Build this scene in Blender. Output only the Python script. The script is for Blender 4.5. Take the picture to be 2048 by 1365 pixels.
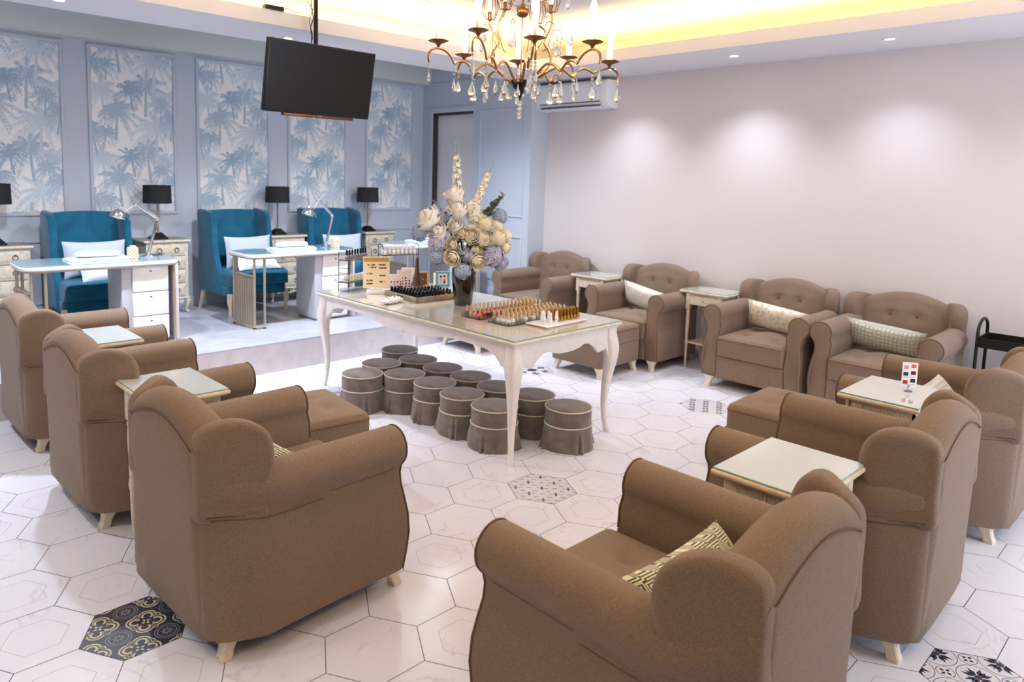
import bpy, math, random
from mathutils import Vector, Matrix
import bmesh
for o in list(bpy.data.objects): bpy.data.objects.remove(o)
SC = bpy.context.scene
COL = SC.collection
PI = math.pi
R = random.Random(7)
rad = math.radians

# ------------------------------------------------------------------ camera
CAM = bpy.data.cameras.new('camera'); CAMO = bpy.data.objects.new('camera', CAM); COL.objects.link(CAMO)
FPX, CX, CY = 1432.376, 956.732, 514.905
CAM.sensor_width = 36; CAM.sensor_fit = 'HORIZONTAL'
CAM.lens = FPX / 2048 * 36
CAM.shift_x = (1024 - CX) / 2048
CAM.shift_y = -(682.5 - CY) / 2048
CAM.clip_start = 0.05; CAM.clip_end = 60
CAMO.matrix_world = Matrix.Translation((-2.9267, -2.5393, 1.7291)) @ (
    Matrix.Rotation(rad(-43.27119), 4, 'Z') @ Matrix.Rotation(rad(83.60587), 4, 'X') @ Matrix.Rotation(rad(1.51026), 4, 'Z'))
CAM.dof.use_dof = True; CAM.dof.focus_distance = 3.4; CAM.dof.aperture_fstop = 3.2
SC.camera = CAMO

# ------------------------------------------------------------------ world, exposure
W = bpy.data.worlds.new('world'); SC.world = W; W.use_nodes = True
W.node_tree.nodes['Background'].inputs[0].default_value = (0.9, 0.92, 1.0, 1)
W.node_tree.nodes['Background'].inputs[1].default_value = 0.3
SC.view_settings.view_transform = 'Standard'
SC.view_settings.look = 'None'
SC.view_settings.exposure = EXPO = 0.7
SC.view_settings.gamma = 1
SC.view_settings.use_curve_mapping = False
SC.cycles.use_denoising = True
SC.cycles.max_bounces = 8
SC.cycles.diffuse_bounces = 5
SC.cycles.sample_clamp_indirect = 6
SC.cycles.caustics_reflective = False
SC.cycles.caustics_refractive = False

# room constants (metres; x along the wallpaper wall, y towards it)
XR, XB, YW = 3.50, 3.22, 5.15          # right wall, blue door wall, wallpaper wall
YP, ZP = 3.06, 0.262                   # platform front edge and height
XL, YN = -4.6, -4.3                    # walls behind the camera
ZS = 2.83                              # soffit
CX0, CX1, CY0, CY1 = -3.7, 2.61, -3.3, 2.59   # tray opening
ZF, ZU = 2.937, 3.20                 # top of fascia, tray ceiling
DOWN = [(2.99, 1.88, 46), (3.0, 0.60, 50), (3.01, -0.62, 34), (3.01, -1.9, 22), (-1.62, 2.985, 145), (0.055, 2.985, 145), (1.72, 2.985, 145),
        (-3.1, 2.985, 110), (-4.05, 0.6, 80), (-4.05, -1.6, 70), (-1.6, -3.7, 30), (0.6, -3.7, 40), (2.4, -3.7, 40)]
WARM = (1.0, 0.74, 0.46); COOL = (0.78, 0.87, 1.0)
def light(name, typ, loc, energy, color, **kw):
    l = bpy.data.lights.new(name, typ); l.energy = energy; l.color = color
    for k, v in kw.items(): setattr(l, k, v)
    o = bpy.data.objects.new(name, l); COL.objects.link(o); o.location = loc
    return o
for (x, y, e) in DOWN:
    light('downlight_beam', 'SPOT', (x, y, ZS - 0.03), e, COOL, spot_size=rad(150 if 2.9 < y < 3.1 else 112), spot_blend=1.0, shadow_soft_size=0.05)
la = light('added_cool_fill', 'AREA', (1.75, YN - .3, 1.35), 75, (0.74, 0.86, 1.0), shape='RECTANGLE', size=2.8, size_y=2.1); la.rotation_euler = (rad(90), 0, 0)  # added area light outside the unseen window, cool fill for right-hand chair backs
# LED strips lying on the ledge behind the fascia, shining up on the tray ceiling
def strip(x, y, sx, sy, e):
    o = light('cove_strip_light', 'AREA', (x, y, ZF - 0.045), e, (1.0, 0.70, 0.24), shape='RECTANGLE', size=sx, size_y=sy)
    o.rotation_euler = (PI, 0, 0)
LX, LY = CX1 - CX0, CY1 - CY0
strip((CX0 + CX1) / 2, CY1 + 0.12, LX, 0.05, 62); strip((CX0 + CX1) / 2, CY0 - 0.12, LX, 0.05, 62)
strip(CX1 + 0.12, (CY0 + CY1) / 2, 0.05, LY, 56); strip(CX0 - 0.12, (CY0 + CY1) / 2, 0.05, LY, 56)

# ------------------------------------------------------------------ materials
def lin(c): 
    c /= 255.0
    return c / 12.92 if c <= 0.04045 else ((c + 0.055) / 1.055) ** 2.4
def rgb(r, g, b): return (lin(r), lin(g), lin(b), 1)
M = {}
def mat(name, col, rough=0.5, metal=0.0, spec=0.5, trans=0.0, ior=1.45, emit=None, estr=0, alpha=1, coat=0, sheen=0, bump=None, var=None):
    """bump=(scale, strength, distance); var=(scale, second colour, low, high) mixes in a second colour by noise"""
    m = bpy.data.materials.new(name); m.use_nodes = True
    nt = m.node_tree; b = nt.nodes['Principled BSDF']
    b.inputs['Base Color'].default_value = col; b.inputs['Roughness'].default_value = rough
    b.inputs['Metallic'].default_value = metal; b.inputs['Specular IOR Level'].default_value = spec
    b.inputs['Transmission Weight'].default_value = trans; b.inputs['IOR'].default_value = ior
    b.inputs['Coat Weight'].default_value = coat; b.inputs['Coat Roughness'].default_value = 0.05
    b.inputs['Sheen Weight'].default_value = sheen; b.inputs['Alpha'].default_value = alpha
    if emit: b.inputs['Emission Color'].default_value = emit; b.inputs['Emission Strength'].default_value = estr
    tc = nt.nodes.new('ShaderNodeTexCoord')
    if var:
        n = nt.nodes.new('ShaderNodeTexNoise'); n.inputs['Scale'].default_value = var[0]; n.inputs['Detail'].default_value = 6
        r = nt.nodes.new('ShaderNodeMapRange'); r.inputs[1].default_value = var[2]; r.inputs[2].default_value = var[3]
        x = nt.nodes.new('ShaderNodeMix'); x.data_type = 'RGBA'; x.inputs[6].default_value = col; x.inputs[7].default_value = var[1]
        nt.links.new(tc.outputs['Object'], n.inputs['Vector']); nt.links.new(n.outputs['Fac'], r.inputs[0])
        nt.links.new(r.outputs[0], x.inputs[0]); nt.links.new(x.outputs[2], b.inputs['Base Color'])
    if bump:
        n = nt.nodes.new('ShaderNodeTexNoise'); n.inputs['Scale'].default_value = bump[0]; n.inputs['Detail'].default_value = 4
        u = nt.nodes.new('ShaderNodeBump'); u.inputs['Strength'].default_value = bump[1]; u.inputs['Distance'].default_value = bump[2]
        nt.links.new(tc.outputs['Object'], n.inputs['Vector']); nt.links.new(n.outputs['Fac'], u.inputs['Height'])
        nt.links.new(u.outputs['Normal'], b.inputs['Normal'])
    M[name] = m
    return m
def nodes(m): return m.node_tree.nodes, m.node_tree.links, m.node_tree.nodes['Principled BSDF']

mat('wall_greige', rgb(214, 206, 207), 0.85, bump=(60, 0.05, 0.002))
mat('wall_blue', rgb(196, 203, 216), 0.75, bump=(60, 0.05, 0.002))
mat('ceiling_white', rgb(226, 222, 226), 0.9)
mat('room_white', rgb(120, 118, 118), 0.9)
mat('bulkhead_white', rgb(205, 208, 206), 0.85)
mat('door_panel', rgb(228, 225, 228), 0.6)
mat('dark_jamb', rgb(70, 52, 50), 0.6)
mat('grout', rgb(96, 92, 100), 0.9)
mat('paper_ground', rgb(244, 241, 240), 0.8)
mat('paper_light', rgb(204, 215, 225), 0.8)
mat('paper_mid', rgb(174, 192, 208), 0.8)
mat('paper_deep', rgb(158, 180, 198), 0.8)
mat('beige_fabric', rgb(142, 122, 106), 0.95, spec=0.15, sheen=0.12, bump=(520, 0.5, 0.002), var=(480, rgb(110, 92, 78), 0.40, 0.60))
mat('beige_piping', rgb(112, 84, 68), 0.9, spec=0.15, bump=(420, 0.3, 0.002))
mat('teal_velvet', rgb(22, 98, 128), 0.75, spec=0.2, sheen=0.3, bump=(120, 0.2, 0.002), var=(9, rgb(14, 82, 110), 0.4, 0.7))
mat('stool_velvet', rgb(124, 114, 110), 0.9, spec=0.15, sheen=0.35, bump=(200, 0.2, 0.002), var=(14, rgb(102, 92, 88), 0.4, 0.7))
mat('stool_piping', rgb(206, 196, 184), 0.8)
mat('leg_cream', rgb(226, 212, 190), 0.5, bump=(40, 0.2, 0.003), var=(55, rgb(150, 118, 90), 0.66, 0.72))
mat('white_paint', rgb(240, 235, 234), 0.4, var=(18, rgb(228, 221, 217), 0.5, 0.8))
mat('wash_wood', rgb(226, 214, 198), 0.5, var=(26, rgb(204, 188, 166), 0.45, 0.75), bump=(60, 0.1, 0.002))
mat('edge_wood', rgb(222, 202, 174), 0.5, var=(30, rgb(204, 182, 150), 0.45, 0.7))
mat('table_wood', rgb(196, 190, 180), 0.08, spec=0.7, coat=0.6, var=(20, rgb(196, 180, 160), 0.4, 0.7))
mat('glass_white', rgb(206, 214, 212), 0.06, spec=0.8, coat=1.0)
mat('glass_edge', rgb(150, 180, 170), 0.1, spec=0.8)
mat('glass_blue', rgb(176, 208, 220), 0.08, spec=0.8, coat=1.0)
mat('pale_linen', rgb(196, 204, 216), 0.9, bump=(300, 0.3, 0.002))
mat('white_linen', rgb(224, 232, 240), 0.9, bump=(200, 0.2, 0.002))
mat('desk_white', rgb(232, 226, 228), 0.4)
mat('desk_grey', rgb(196, 198, 208), 0.45)
mat('champagne_metal', rgb(186, 172, 154), 0.4, metal=0.6)
mat('chrome', rgb(220, 220, 224), 0.12, metal=1.0)
mat('black_plastic', rgb(20, 19, 20), 0.35)
mat('screen_black', rgb(30, 26, 24), 0.28, spec=0.25)
mat('black_shade', rgb(34, 34, 38), 0.85)
mat('black_metal', rgb(36, 32, 32), 0.45, metal=0.5)
mat('aged_gold', rgb(150, 112, 66), 0.35, metal=0.9)
mat('bronze', rgb(120, 84, 50), 0.35, metal=0.9)
mat('lamp_gold', rgb(156, 132, 96), 0.4, metal=0.8)
mat('chest_cream', rgb(216, 206, 188), 0.55, var=(30, rgb(186, 172, 150), 0.5, 0.75))
mat('chest_top', rgb(150, 142, 130), 0.5)
mat('platform_laminate', rgb(190, 192, 204), 0.3, var=(6, rgb(172, 174, 186), 0.35, 0.7))
mat('riser_laminate', rgb(214, 208, 210), 0.5, var=(10, rgb(200, 194, 197), 0.35, 0.7))
mat('vase_black', rgb(16, 15, 14), 0.08, coat=1.0)
mat('flower_white', rgb(248, 242, 234), 0.7, sheen=0.2)
mat('flower_cream', rgb(252, 242, 220), 0.7, sheen=0.2)
mat('flower_blue', rgb(176, 186, 212), 0.8)
mat('flower_lilac', rgb(196, 196, 220), 0.8)
mat('flower_core', rgb(120, 128, 140), 0.8)
mat('flower_spike', rgb(250, 240, 212), 0.7)
mat('bud_green', rgb(206, 216, 156), 0.7)
mat('leaf_dark', rgb(50, 66, 48), 0.6)
mat('leaf_grey', rgb(104, 110, 92), 0.7)
mat('stem_green', rgb(88, 104, 66), 0.7)
mat('bulb', rgb(255, 240, 210), 0.3, emit=(1.0, 0.80, 0.50, 1), estr=14)
mat('candle_cream', rgb(244, 226, 200), 0.5)
mat('crystal', (0.98, 0.95, 0.92, 1), 0.03, trans=0.85, ior=1.5)
mat('downlight_lens', rgb(255, 255, 255), 0.3, emit=(0.85, 0.92, 1.0, 1), estr=30)
mat('ac_white', rgb(232, 230, 236), 0.35)
mat('ac_slot', rgb(48, 42, 44), 0.6)
mat('gold_cap', rgb(228, 200, 158), 0.3, metal=0.5)
mat('gold_shiny', rgb(196, 152, 70), 0.15, metal=0.9)
mat('black_cap', rgb(18, 18, 20), 0.3)
mat('clear_acrylic', (0.93, 0.96, 0.96, 1), 0.05, trans=0.9, ior=1.3)
mat('tray_wood', rgb(150, 138, 116), 0.6, var=(20, rgb(124, 112, 92), 0.4, 0.7))
mat('white_gloss', rgb(240, 236, 236), 0.2)
mat('cream_card', rgb(244, 226, 190), 0.6)
mat('pale_card', rgb(240, 224, 226), 0.6)
mat('photo_dark', rgb(88, 58, 42), 0.5, var=(40, rgb(214, 150, 60), 0.56, 0.64))
mat('gold_frame', rgb(206, 156, 84), 0.4, metal=0.4)
mat('teal_frame', rgb(88, 168, 172), 0.4)
mat('tower_brown', rgb(112, 78, 66), 0.5, metal=0.3)
for nm, c in dict(ink_red=(196, 40, 52), ink_wine=(110, 24, 44), ink_navy=(40, 46, 104), ink_dark=(58, 48, 54), ink_pink=(226, 150, 160), ink_coral=(224, 108, 84),
                  ink_yellow=(222, 190, 70), ink_purple=(120, 84, 130), ink_nude=(222, 176, 152), ink_grey=(150, 148, 156), ink_white=(232, 232, 236), ink_brown=(128, 84, 52), ink_gold=(196, 160, 84), ink_green=(96, 104, 66)).items():
    mat(nm, rgb(*c), 0.25)
mat('tile_navy', rgb(58, 58, 74), 0.3)
mat('tile_cream', rgb(206, 196, 170), 0.3)
mat('tile_grey', rgb(140, 136, 146), 0.3)
mat('tile_line', rgb(178, 172, 180), 0.3)
mat('tile_mid', rgb(116, 112, 122), 0.3)
mat('tile_plain', rgb(216, 214, 222), 0.25)

# marble tiles: thin grey veins, different on every tile (uv carries a random offset)
m = mat('marble_tile', rgb(220, 220, 232), 0.3, spec=0.5)
N, L, B = nodes(m)
uv = N.new('ShaderNodeTexCoord'); n1 = N.new('ShaderNodeTexNoise'); n1.inputs['Scale'].default_value = 5.0; n1.inputs['Detail'].default_value = 5; n1.inputs['Distortion'].default_value = 1.2
L.new(uv.outputs['UV'], n1.inputs['Vector'])
s = N.new('ShaderNodeMath'); s.operation = 'SUBTRACT'; s.inputs[1].default_value = 0.5; L.new(n1.outputs['Fac'], s.inputs[0])
a = N.new('ShaderNodeMath'); a.operation = 'ABSOLUTE'; L.new(s.outputs[0], a.inputs[0])
r = N.new('ShaderNodeMapRange'); r.inputs[1].default_value = 0.0; r.inputs[2].default_value = 0.022; r.inputs[3].default_value = 1; r.inputs[4].default_value = 0; L.new(a.outputs[0], r.inputs[0])
n2 = N.new('ShaderNodeTexNoise'); n2.inputs['Scale'].default_value = 3.0; L.new(uv.outputs['UV'], n2.inputs['Vector'])
r2 = N.new('ShaderNodeMapRange'); r2.inputs[1].default_value = 0.5; r2.inputs[2].default_value = 0.72; r2.inputs[4].default_value = 0.55; L.new(n2.outputs['Fac'], r2.inputs[0])
mu = N.new('ShaderNodeMath'); mu.operation = 'MULTIPLY'; L.new(r.outputs[0], mu.inputs[0]); L.new(r2.outputs[0], mu.inputs[1])
mx = N.new('ShaderNodeMix'); mx.data_type = 'RGBA'; mx.inputs[6].default_value = rgb(221, 220, 232); mx.inputs[7].default_value = rgb(150, 148, 158)
L.new(mu.outputs[0], mx.inputs[0]); L.new(mx.outputs[2], B.inputs['Base Color'])

# pillow prints
def rings(name, c1, c2, scale, dens, thr=0.0):
    m = mat(name, c1, 0.85, sheen=0.2); N, L, B = nodes(m)
    uv = N.new('ShaderNodeTexCoord'); v = N.new('ShaderNodeTexVoronoi'); v.distance = 'CHEBYCHEV'; v.inputs['Scale'].default_value = scale; v.inputs['Randomness'].default_value = 0.25
    L.new(uv.outputs['UV'], v.inputs['Vector'])
    k = N.new('ShaderNodeMath'); k.operation = 'MULTIPLY'; k.inputs[1].default_value = dens; L.new(v.outputs['Distance'], k.inputs[0])
    si = N.new('ShaderNodeMath'); si.operation = 'SINE'; L.new(k.outputs[0], si.inputs[0])
    r = N.new('ShaderNodeMapRange'); r.inputs[1].default_value = thr - 0.25; r.inputs[2].default_value = thr + 0.25; L.new(si.outputs[0], r.inputs[0])
    x = N.new('ShaderNodeMix'); x.data_type = 'RGBA'; x.inputs[6].default_value = c1; x.inputs[7].default_value = c2
    L.new(r.outputs[0], x.inputs[0]); L.new(x.outputs[2], B.inputs['Base Color'])
rings('print_key', rgb(66, 64, 50), rgb(226, 220, 190), 16, 46)
rings('print_sage', rgb(206, 206, 194), rgb(234, 232, 224), 26, 20)
rings('print_dots', rgb(176, 182, 172), rgb(222, 222, 212), 34, 12, 0.1)
m = mat('print_gold', rgb(232, 228, 216), 0.85, var=(42, rgb(206, 192, 156), 0.48, 0.62))

# ------------------------------------------------------------------ mesh helper
class MB:
    def __init__(s): s.v = []; s.f = []; s.m = []; s.mats = []; s.uv = {}
    def mi(s, name):
        if name not in s.mats: s.mats.append(name)
        return s.mats.index(name)
    def add(s, vs, fs, mt, T=None):
        b = len(s.v); k = s.mi(mt)
        if T is not None: vs = [tuple(T @ Vector(p)) for p in vs]
        s.v += [tuple(p) for p in vs]
        for f in fs: s.f.append([b + i for i in f]); s.m.append(k)
        return b
    def box(s, x0, x1, y0, y1, z0, z1, mt, T=None):
        vs = [(x, y, z) for z in (z0, z1) for y in (y0, y1) for x in (x0, x1)]
        s.add(vs, [(0, 2, 3, 1), (4, 5, 7, 6), (0, 1, 5, 4), (2, 6, 7, 3), (0, 4, 6, 2), (1, 3, 7, 5)], mt, T)
    def loft(s, rings, mt, cap=True, closed=True, T=None, capm=None):
        n = len(rings[0]); vs = [p for r in rings for p in r]; fs = []
        for i in range(len(rings) - 1):
            for j in range(n if closed else n - 1):
                k = (j + 1) % n
                fs.append((i * n + j, i * n + k, (i + 1) * n + k, (i + 1) * n + j))
        b = s.add(vs, fs, mt, T)
        if cap:
            k = s.mi(capm or mt)
            s.f.append([b + i for i in reversed(range(n))]); s.m.append(k)
            s.f.append([b + (len(rings) - 1) * n + i for i in range(n)]); s.m.append(k)
    def lathe(s, prof, mt, c=(0, 0, 0), n=24, T=None, wob=None):
        rs = []
        for (r, z) in prof:
            rs.append([(c[0] + (r if not wob else r * wob(2 * PI * j / n, z)) * math.cos(2 * PI * j / n), c[1] + (r if not wob else r * wob(2 * PI * j / n, z)) * math.sin(2 * PI * j / n), c[2] + z) for j in range(n)])
        s.loft(rs, mt, T=T)
    def tube(s, pts, r, mt, n=8, T=None, closed=False):
        pts = [Vector(p) for p in pts]; m = len(pts); rs = []; up = None
        for i, p in enumerate(pts):
            a = pts[(i - 1) % m] if (closed or i > 0) else p; b = pts[(i + 1) % m] if (closed or i < m - 1) else p
            d = (b - a).normalized() if (b - a).length > 1e-9 else Vector((0, 0, 1))
            if up is None: up = Vector((0, 0, 1)) if abs(d.z) < 0.9 else Vector((1, 0, 0))
            x = d.cross(up).normalized(); up = x.cross(d).normalized()
            rr = r[i] if isinstance(r, (list, tuple)) else r
            rs.append([tuple(p + (x * math.cos(2 * PI * j / n) + up * math.sin(2 * PI * j / n)) * rr) for j in range(n)])
        if closed: rs.append(rs[0])
        s.loft(rs, mt, cap=not closed, T=T)
    def slab(s, out, t, r, mt, T=None, k=3):
        """closed outline in the xy-plane, thickness t along z (centred), edges rounded by r; turned by T"""
        n = len(out); nr = []
        area = sum(out[i][0] * out[(i + 1) % n][1] - out[(i + 1) % n][0] * out[i][1] for i in range(n))
        sg = 1 if area > 0 else -1
        for i in range(n):
            a = Vector(out[(i - 1) % n]); b = Vector(out[(i + 1) % n]); d = (b - a); d = Vector((d[0], d[1])).normalized()
            nr.append((sg * d[1], -sg * d[0]))
        rs = []
        for q in range(k + 1):
            a = PI / 2 * q / k; ins = r * (1 - math.sin(a)); z = -t / 2 + r * (1 - math.cos(a))
            rs.append([(out[i][0] - nr[i][0] * ins, out[i][1] - nr[i][1] * ins, z) for i in range(n)])
        for q in range(k, -1, -1):
            a = PI / 2 * q / k; ins = r * (1 - math.sin(a)); z = t / 2 - r * (1 - math.cos(a))
            rs.append([(out[i][0] - nr[i][0] * ins, out[i][1] - nr[i][1] * ins, z) for i in range(n)])
        s.loft(rs, mt, T=T)
    def rbox(s, x0, x1, y0, y1, z0, z1, r, mt, T=None, rc=None, k=3):
        """box with every edge rounded by r and upright corners by rc"""
        cx, cy = (x0 + x1) / 2, (y0 + y1) / 2; hx, hy = (x1 - x0) / 2, (y1 - y0) / 2; rc = rc or r
        def ring(ins, z):
            q = max(rc - ins, 0.0005); o = []
            for (sx, sy, a0) in ((1, 1, 0), (-1, 1, PI / 2), (-1, -1, PI), (1, -1, 3 * PI / 2)):
                for i in range(5):
                    a = a0 + PI / 2 * i / 4
                    o.append((cx + sx * (hx - ins - q) + q * math.cos(a), cy + sy * (hy - ins - q) + q * math.sin(a), z))
            return o
        rs = [ring(r * (1 - math.sin(PI / 2 * i / k)), z0 + r * (1 - math.cos(PI / 2 * i / k))) for i in range(k + 1)]
        rs += [ring(r * (1 - math.sin(PI / 2 * i / k)), z1 - r * (1 - math.cos(PI / 2 * i / k))) for i in range(k, -1, -1)]
        s.loft(rs, mt, T=T)
    def grid(s, fn, nu, nv, mt, T=None, uvm=False):
        vs = [fn(i / nu, j / nv) for j in range(nv + 1) for i in range(nu + 1)]
        fs = [(j * (nu + 1) + i, j * (nu + 1) + i + 1, (j + 1) * (nu + 1) + i + 1, (j + 1) * (nu + 1) + i) for j in range(nv) for i in range(nu)]
        b = s.add(vs, fs, mt, T)
        if uvm:
            for j in range(nv + 1):
                for i in range(nu + 1): s.uv[b + j * (nu + 1) + i] = (i / nu * uvm[0], j / nv * uvm[1])
    def poly(s, pts, z, mt):
        s.add([(p[0], p[1], z) for p in pts], [tuple(range(len(pts)))], mt)
    def ball(s, c, r, mt, n=10, sz=1.0, T=None):
        rs = []
        for i in range(1, n // 2 + 2):
            a = PI * i / (n // 2 + 2); rs.append([(c[0] + r * math.sin(a) * math.cos(2 * PI * j / n), c[1] + r * math.sin(a) * math.sin(2 * PI * j / n), c[2] - r * sz * math.cos(a)) for j in range(n)])
        s.loft(rs, mt, T=T)
    def mesh(s, name, ang=40):
        me = bpy.data.meshes.new(name); me.from_pydata(s.v, [], s.f)
        for k in s.mats: me.materials.append(M[k])
        me.polygons.foreach_set('material_index', s.m)
        me.polygons.foreach_set('use_smooth', [True] * len(s.f))
        if s.uv:
            u = me.uv_layers.new(name='UVMap')
            for l in me.loops:
                if l.vertex_index in s.uv: u.data[l.index].uv = s.uv[l.vertex_index]
        me.update()
        me.set_sharp_from_angle(angle=rad(ang))
        return me
    def warp(s, fn): s.v = [fn(p) for p in s.v]; return s
    def build(s, name, parent=None, ang=40, loc=None, label=None, cat=None, group=None, kind=None):
        o = bpy.data.objects.new(name, s.mesh(name, ang)); COL.objects.link(o)
        if parent: o.parent = parent
        if loc: o.location = loc
        return tag(o, label, cat, group, kind)
def tag(o, label=None, cat=None, group=None, kind=None):
    if label: o['label'] = label
    if cat: o['category'] = cat
    if group: o['group'] = group
    if kind: o['kind'] = kind
    return o
def thing(name, label, cat, loc=(0, 0, 0), rz=0, group=None):
    o = bpy.data.objects.new(name, None); COL.objects.link(o); o.location = loc; o.rotation_euler = (0, 0, rz); o.empty_display_size = 0.1
    return tag(o, label, cat, group)
def dup(src, loc, rz=0, label=None, group=None, cat=None):
    def cp(o, par):
        c = o.copy(); COL.objects.link(c)
        if par: c.parent = par
        for ch in list(kids.get(o.name, [])): cp(ch, c)
        return c
    kids = {}
    def walk(o):
        kids[o.name] = list(o.children)
        for ch in o.children: walk(ch)
    walk(src)
    c = cp(src, None); c.location = loc; c.rotation_euler = (0, 0, rz)
    return tag(c, label, cat, group)
TX = Matrix.Rotation(PI / 2, 4, 'X')                                                     # (x,y,z) -> (x,-z,y): outline stands in xz, thickness along y
TYZ = Matrix(((0, 0, 1, 0), (1, 0, 0, 0), (0, 1, 0, 0), (0, 0, 0, 1)))                  # outline (y,z), thickness along x
def tr(x, y, z): return Matrix.Translation((x, y, z))
def circ(cx, cy, r, a0, a1, n): return [(cx + r * math.cos(a0 + (a1 - a0) * i / n), cy + r * math.sin(a0 + (a1 - a0) * i / n)) for i in range(n + 1)]

# ================================================================== THE SETTING
# ---- hexagonal floor: each tile a face of its own over a grout bed, decorated tiles inlaid with cut shapes
HS = 0.2; C30, S30 = math.cos(rad(30)), 0.5
def clip(poly, conv):
    """clip a polygon to a convex counter-clockwise one"""
    out = poly
    for i in range(len(conv)):
        a, b = conv[i], conv[(i + 1) % len(conv)]; src = out; out = []
        def side(p): return (b[0] - a[0]) * (p[1] - a[1]) - (b[1] - a[1]) * (p[0] - a[0])
        for j in range(len(src)):
            p, q = src[j], src[(j + 1) % len(src)]; sp, sq = side(p), side(q)
            if sp >= 0: out.append(p)
            if (sp >= 0) != (sq >= 0):
                t = sp / (sp - sq); out.append((p[0] + (q[0] - p[0]) * t, p[1] + (q[1] - p[1]) * t))
        if len(out) < 3: return []
    return out
def hexa(cx, cy, r): return [(cx + r * math.cos(PI / 3 * k), cy + r * math.sin(PI / 3 * k)) for k in range(6)]
def rot2(p, a, c=(0, 0), s=1): return (c[0] + s * (p[0] * math.cos(a) - p[1] * math.sin(a)), c[1] + s * (p[0] * math.sin(a) + p[1] * math.cos(a)))
def strip2(pts, w):
    """thin band along a polyline, as quads"""
    q = []
    for i in range(len(pts) - 1):
        (x0, y0), (x1, y1) = pts[i], pts[i + 1]; d = math.hypot(x1 - x0, y1 - y0) or 1; nx, ny = -(y1 - y0) / d * w / 2, (x1 - x0) / d * w / 2
        q.append([(x0 - nx, y0 - ny), (x1 - nx, y1 - ny), (x1 + nx, y1 + ny), (x0 + nx, y0 + ny)])
    return q
def ring2(cx, cy, r, w, n=14, a0=0, a1=2 * PI): return strip2(circ(cx, cy, r, a0, a1, n), w)
def flower(c, n, r0, r1, a0=0, w=0.35):
    o = []
    for k in range(n):
        a = a0 + 2 * PI * k / n
        o.append([rot2(p, a, c, r1) for p in ((r0 / r1, 0), (0.55, -w), (0.72, -w * 0.5), (1.0, 0), (0.72, w * 0.5), (0.55, w))])
    return o
def pat_cross(c):
    o = []; s = 0.104; d = rad(-45)
    for i in range(-3, 4):
        for j in range(-3, 4):
            p = (c[0] + i * s, c[1] + j * s)
            o += [('tile_mid', [rot2(q, d, p) for q in ((-.006, -.021), (.006, -.021), (.006, .021), (-.006, .021))]), ('tile_mid', [rot2(q, d, p) for q in ((-.034, -.0022), (.034, -.0022), (.034, .0022), (-.034, .0022))])]
            for dx, dy in ((.5, .5), (.5, 0), (0, .5)):
                o.append(('tile_grey', [rot2(q, d, (p[0] + dx * s, p[1] + dy * s)) for q in ((-.012, -.004), (.012, -.004), (.012, .004), (-.012, .004))]))
            o += [('tile_line', q) for q in strip2([rot2(q, d, p) for q in ((.034, 0), (.046, .012), (.046, .028))], .002) + strip2([rot2(q, d, p) for q in ((-.034, 0), (-.046, -.012), (-.046, -.028))], .002)]
    return o
def pat_leaf(c):
    o = []; s = 0.147; a = rad(-14)
    for i in range(-3, 4):
        for j in range(-3, 4):
            p = rot2((i * s, j * s), a, (c[0] + 0.03, c[1] + 0.02)); h = rot2(((i + .5) * s, (j + .5) * s), a, (c[0] + 0.03, c[1] + 0.02))
            o += [('tile_navy', q) for q in flower(p, 8, .008, .055, a + rad(22), .17)]
            o += [('tile_navy', q) for q in flower(p, 4, .012, .046, a + rad(0), .22)] + [('tile_navy', circ(p[0], p[1], .012, 0, 2 * PI, 10)[:-1])]
            o += [('tile_mid', q) for q in ring2(h[0], h[1], .030, .003, 18) + ring2(p[0], p[1], .068, .003, 24)]
            o += [('tile_navy', q) for q in flower(h, 4, .004, .024, a, .3)]
    return o
def pat_ornate(c):
    o = []; s = 0.165; a = rad(-25)
    for i in range(-2, 3):
        for j in range(-2, 3):
            p = rot2((i * s, j * s), a, (c[0] + .035, c[1] + .01)); h = rot2(((i + .5) * s, (j + .5) * s), a, (c[0] + .035, c[1] + .01))
            for k in range(4):
                b = a + k * PI / 2; l = (p[0] + .038 * math.cos(b), p[1] + .038 * math.sin(b))
                o += [('tile_cream', q) for q in ring2(l[0], l[1], .031, .0065, 16, b - 2.1, b + 2.1) + ring2(l[0], l[1], .018, .0085, 12, b - 2.4, b + 2.4)]
                l2 = (p[0] + .052 * math.cos(b + PI / 4), p[1] + .052 * math.sin(b + PI / 4)); o += [('tile_cream', q) for q in ring2(l2[0], l2[1], .010, .005, 10)]
            o += [('tile_cream', q) for q in flower(p, 4, .004, .020, a + PI / 4, .28)] + [('tile_grey', q) for q in flower(h, 8, .004, .026, a, .16) + ring2(h[0], h[1], .034, .004, 16) + ring2(h[0], h[1], .044, .003, 16) + ring2(h[0], h[1], .012, .003, 10)]
    return o
def pat_clover(c):
    o = []; s = 0.1
    for i in range(-3, 4):
        for j in range(-3, 4):
            p = rot2((i * s, j * s * .62), rad(-62), c)
            o += [('tile_mid', q) for q in flower(p, 4, .006, .030, rad(-62) + PI / 4, .42)]
            o += [('tile_grey', q) for q in strip2([rot2(q, rad(-62), p) for q in ((-.05, 0), (.05, 0))], .003) + strip2([rot2(q, rad(-62), p) for q in ((0, -.031), (0, .031))], .002)]
    return o
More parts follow.
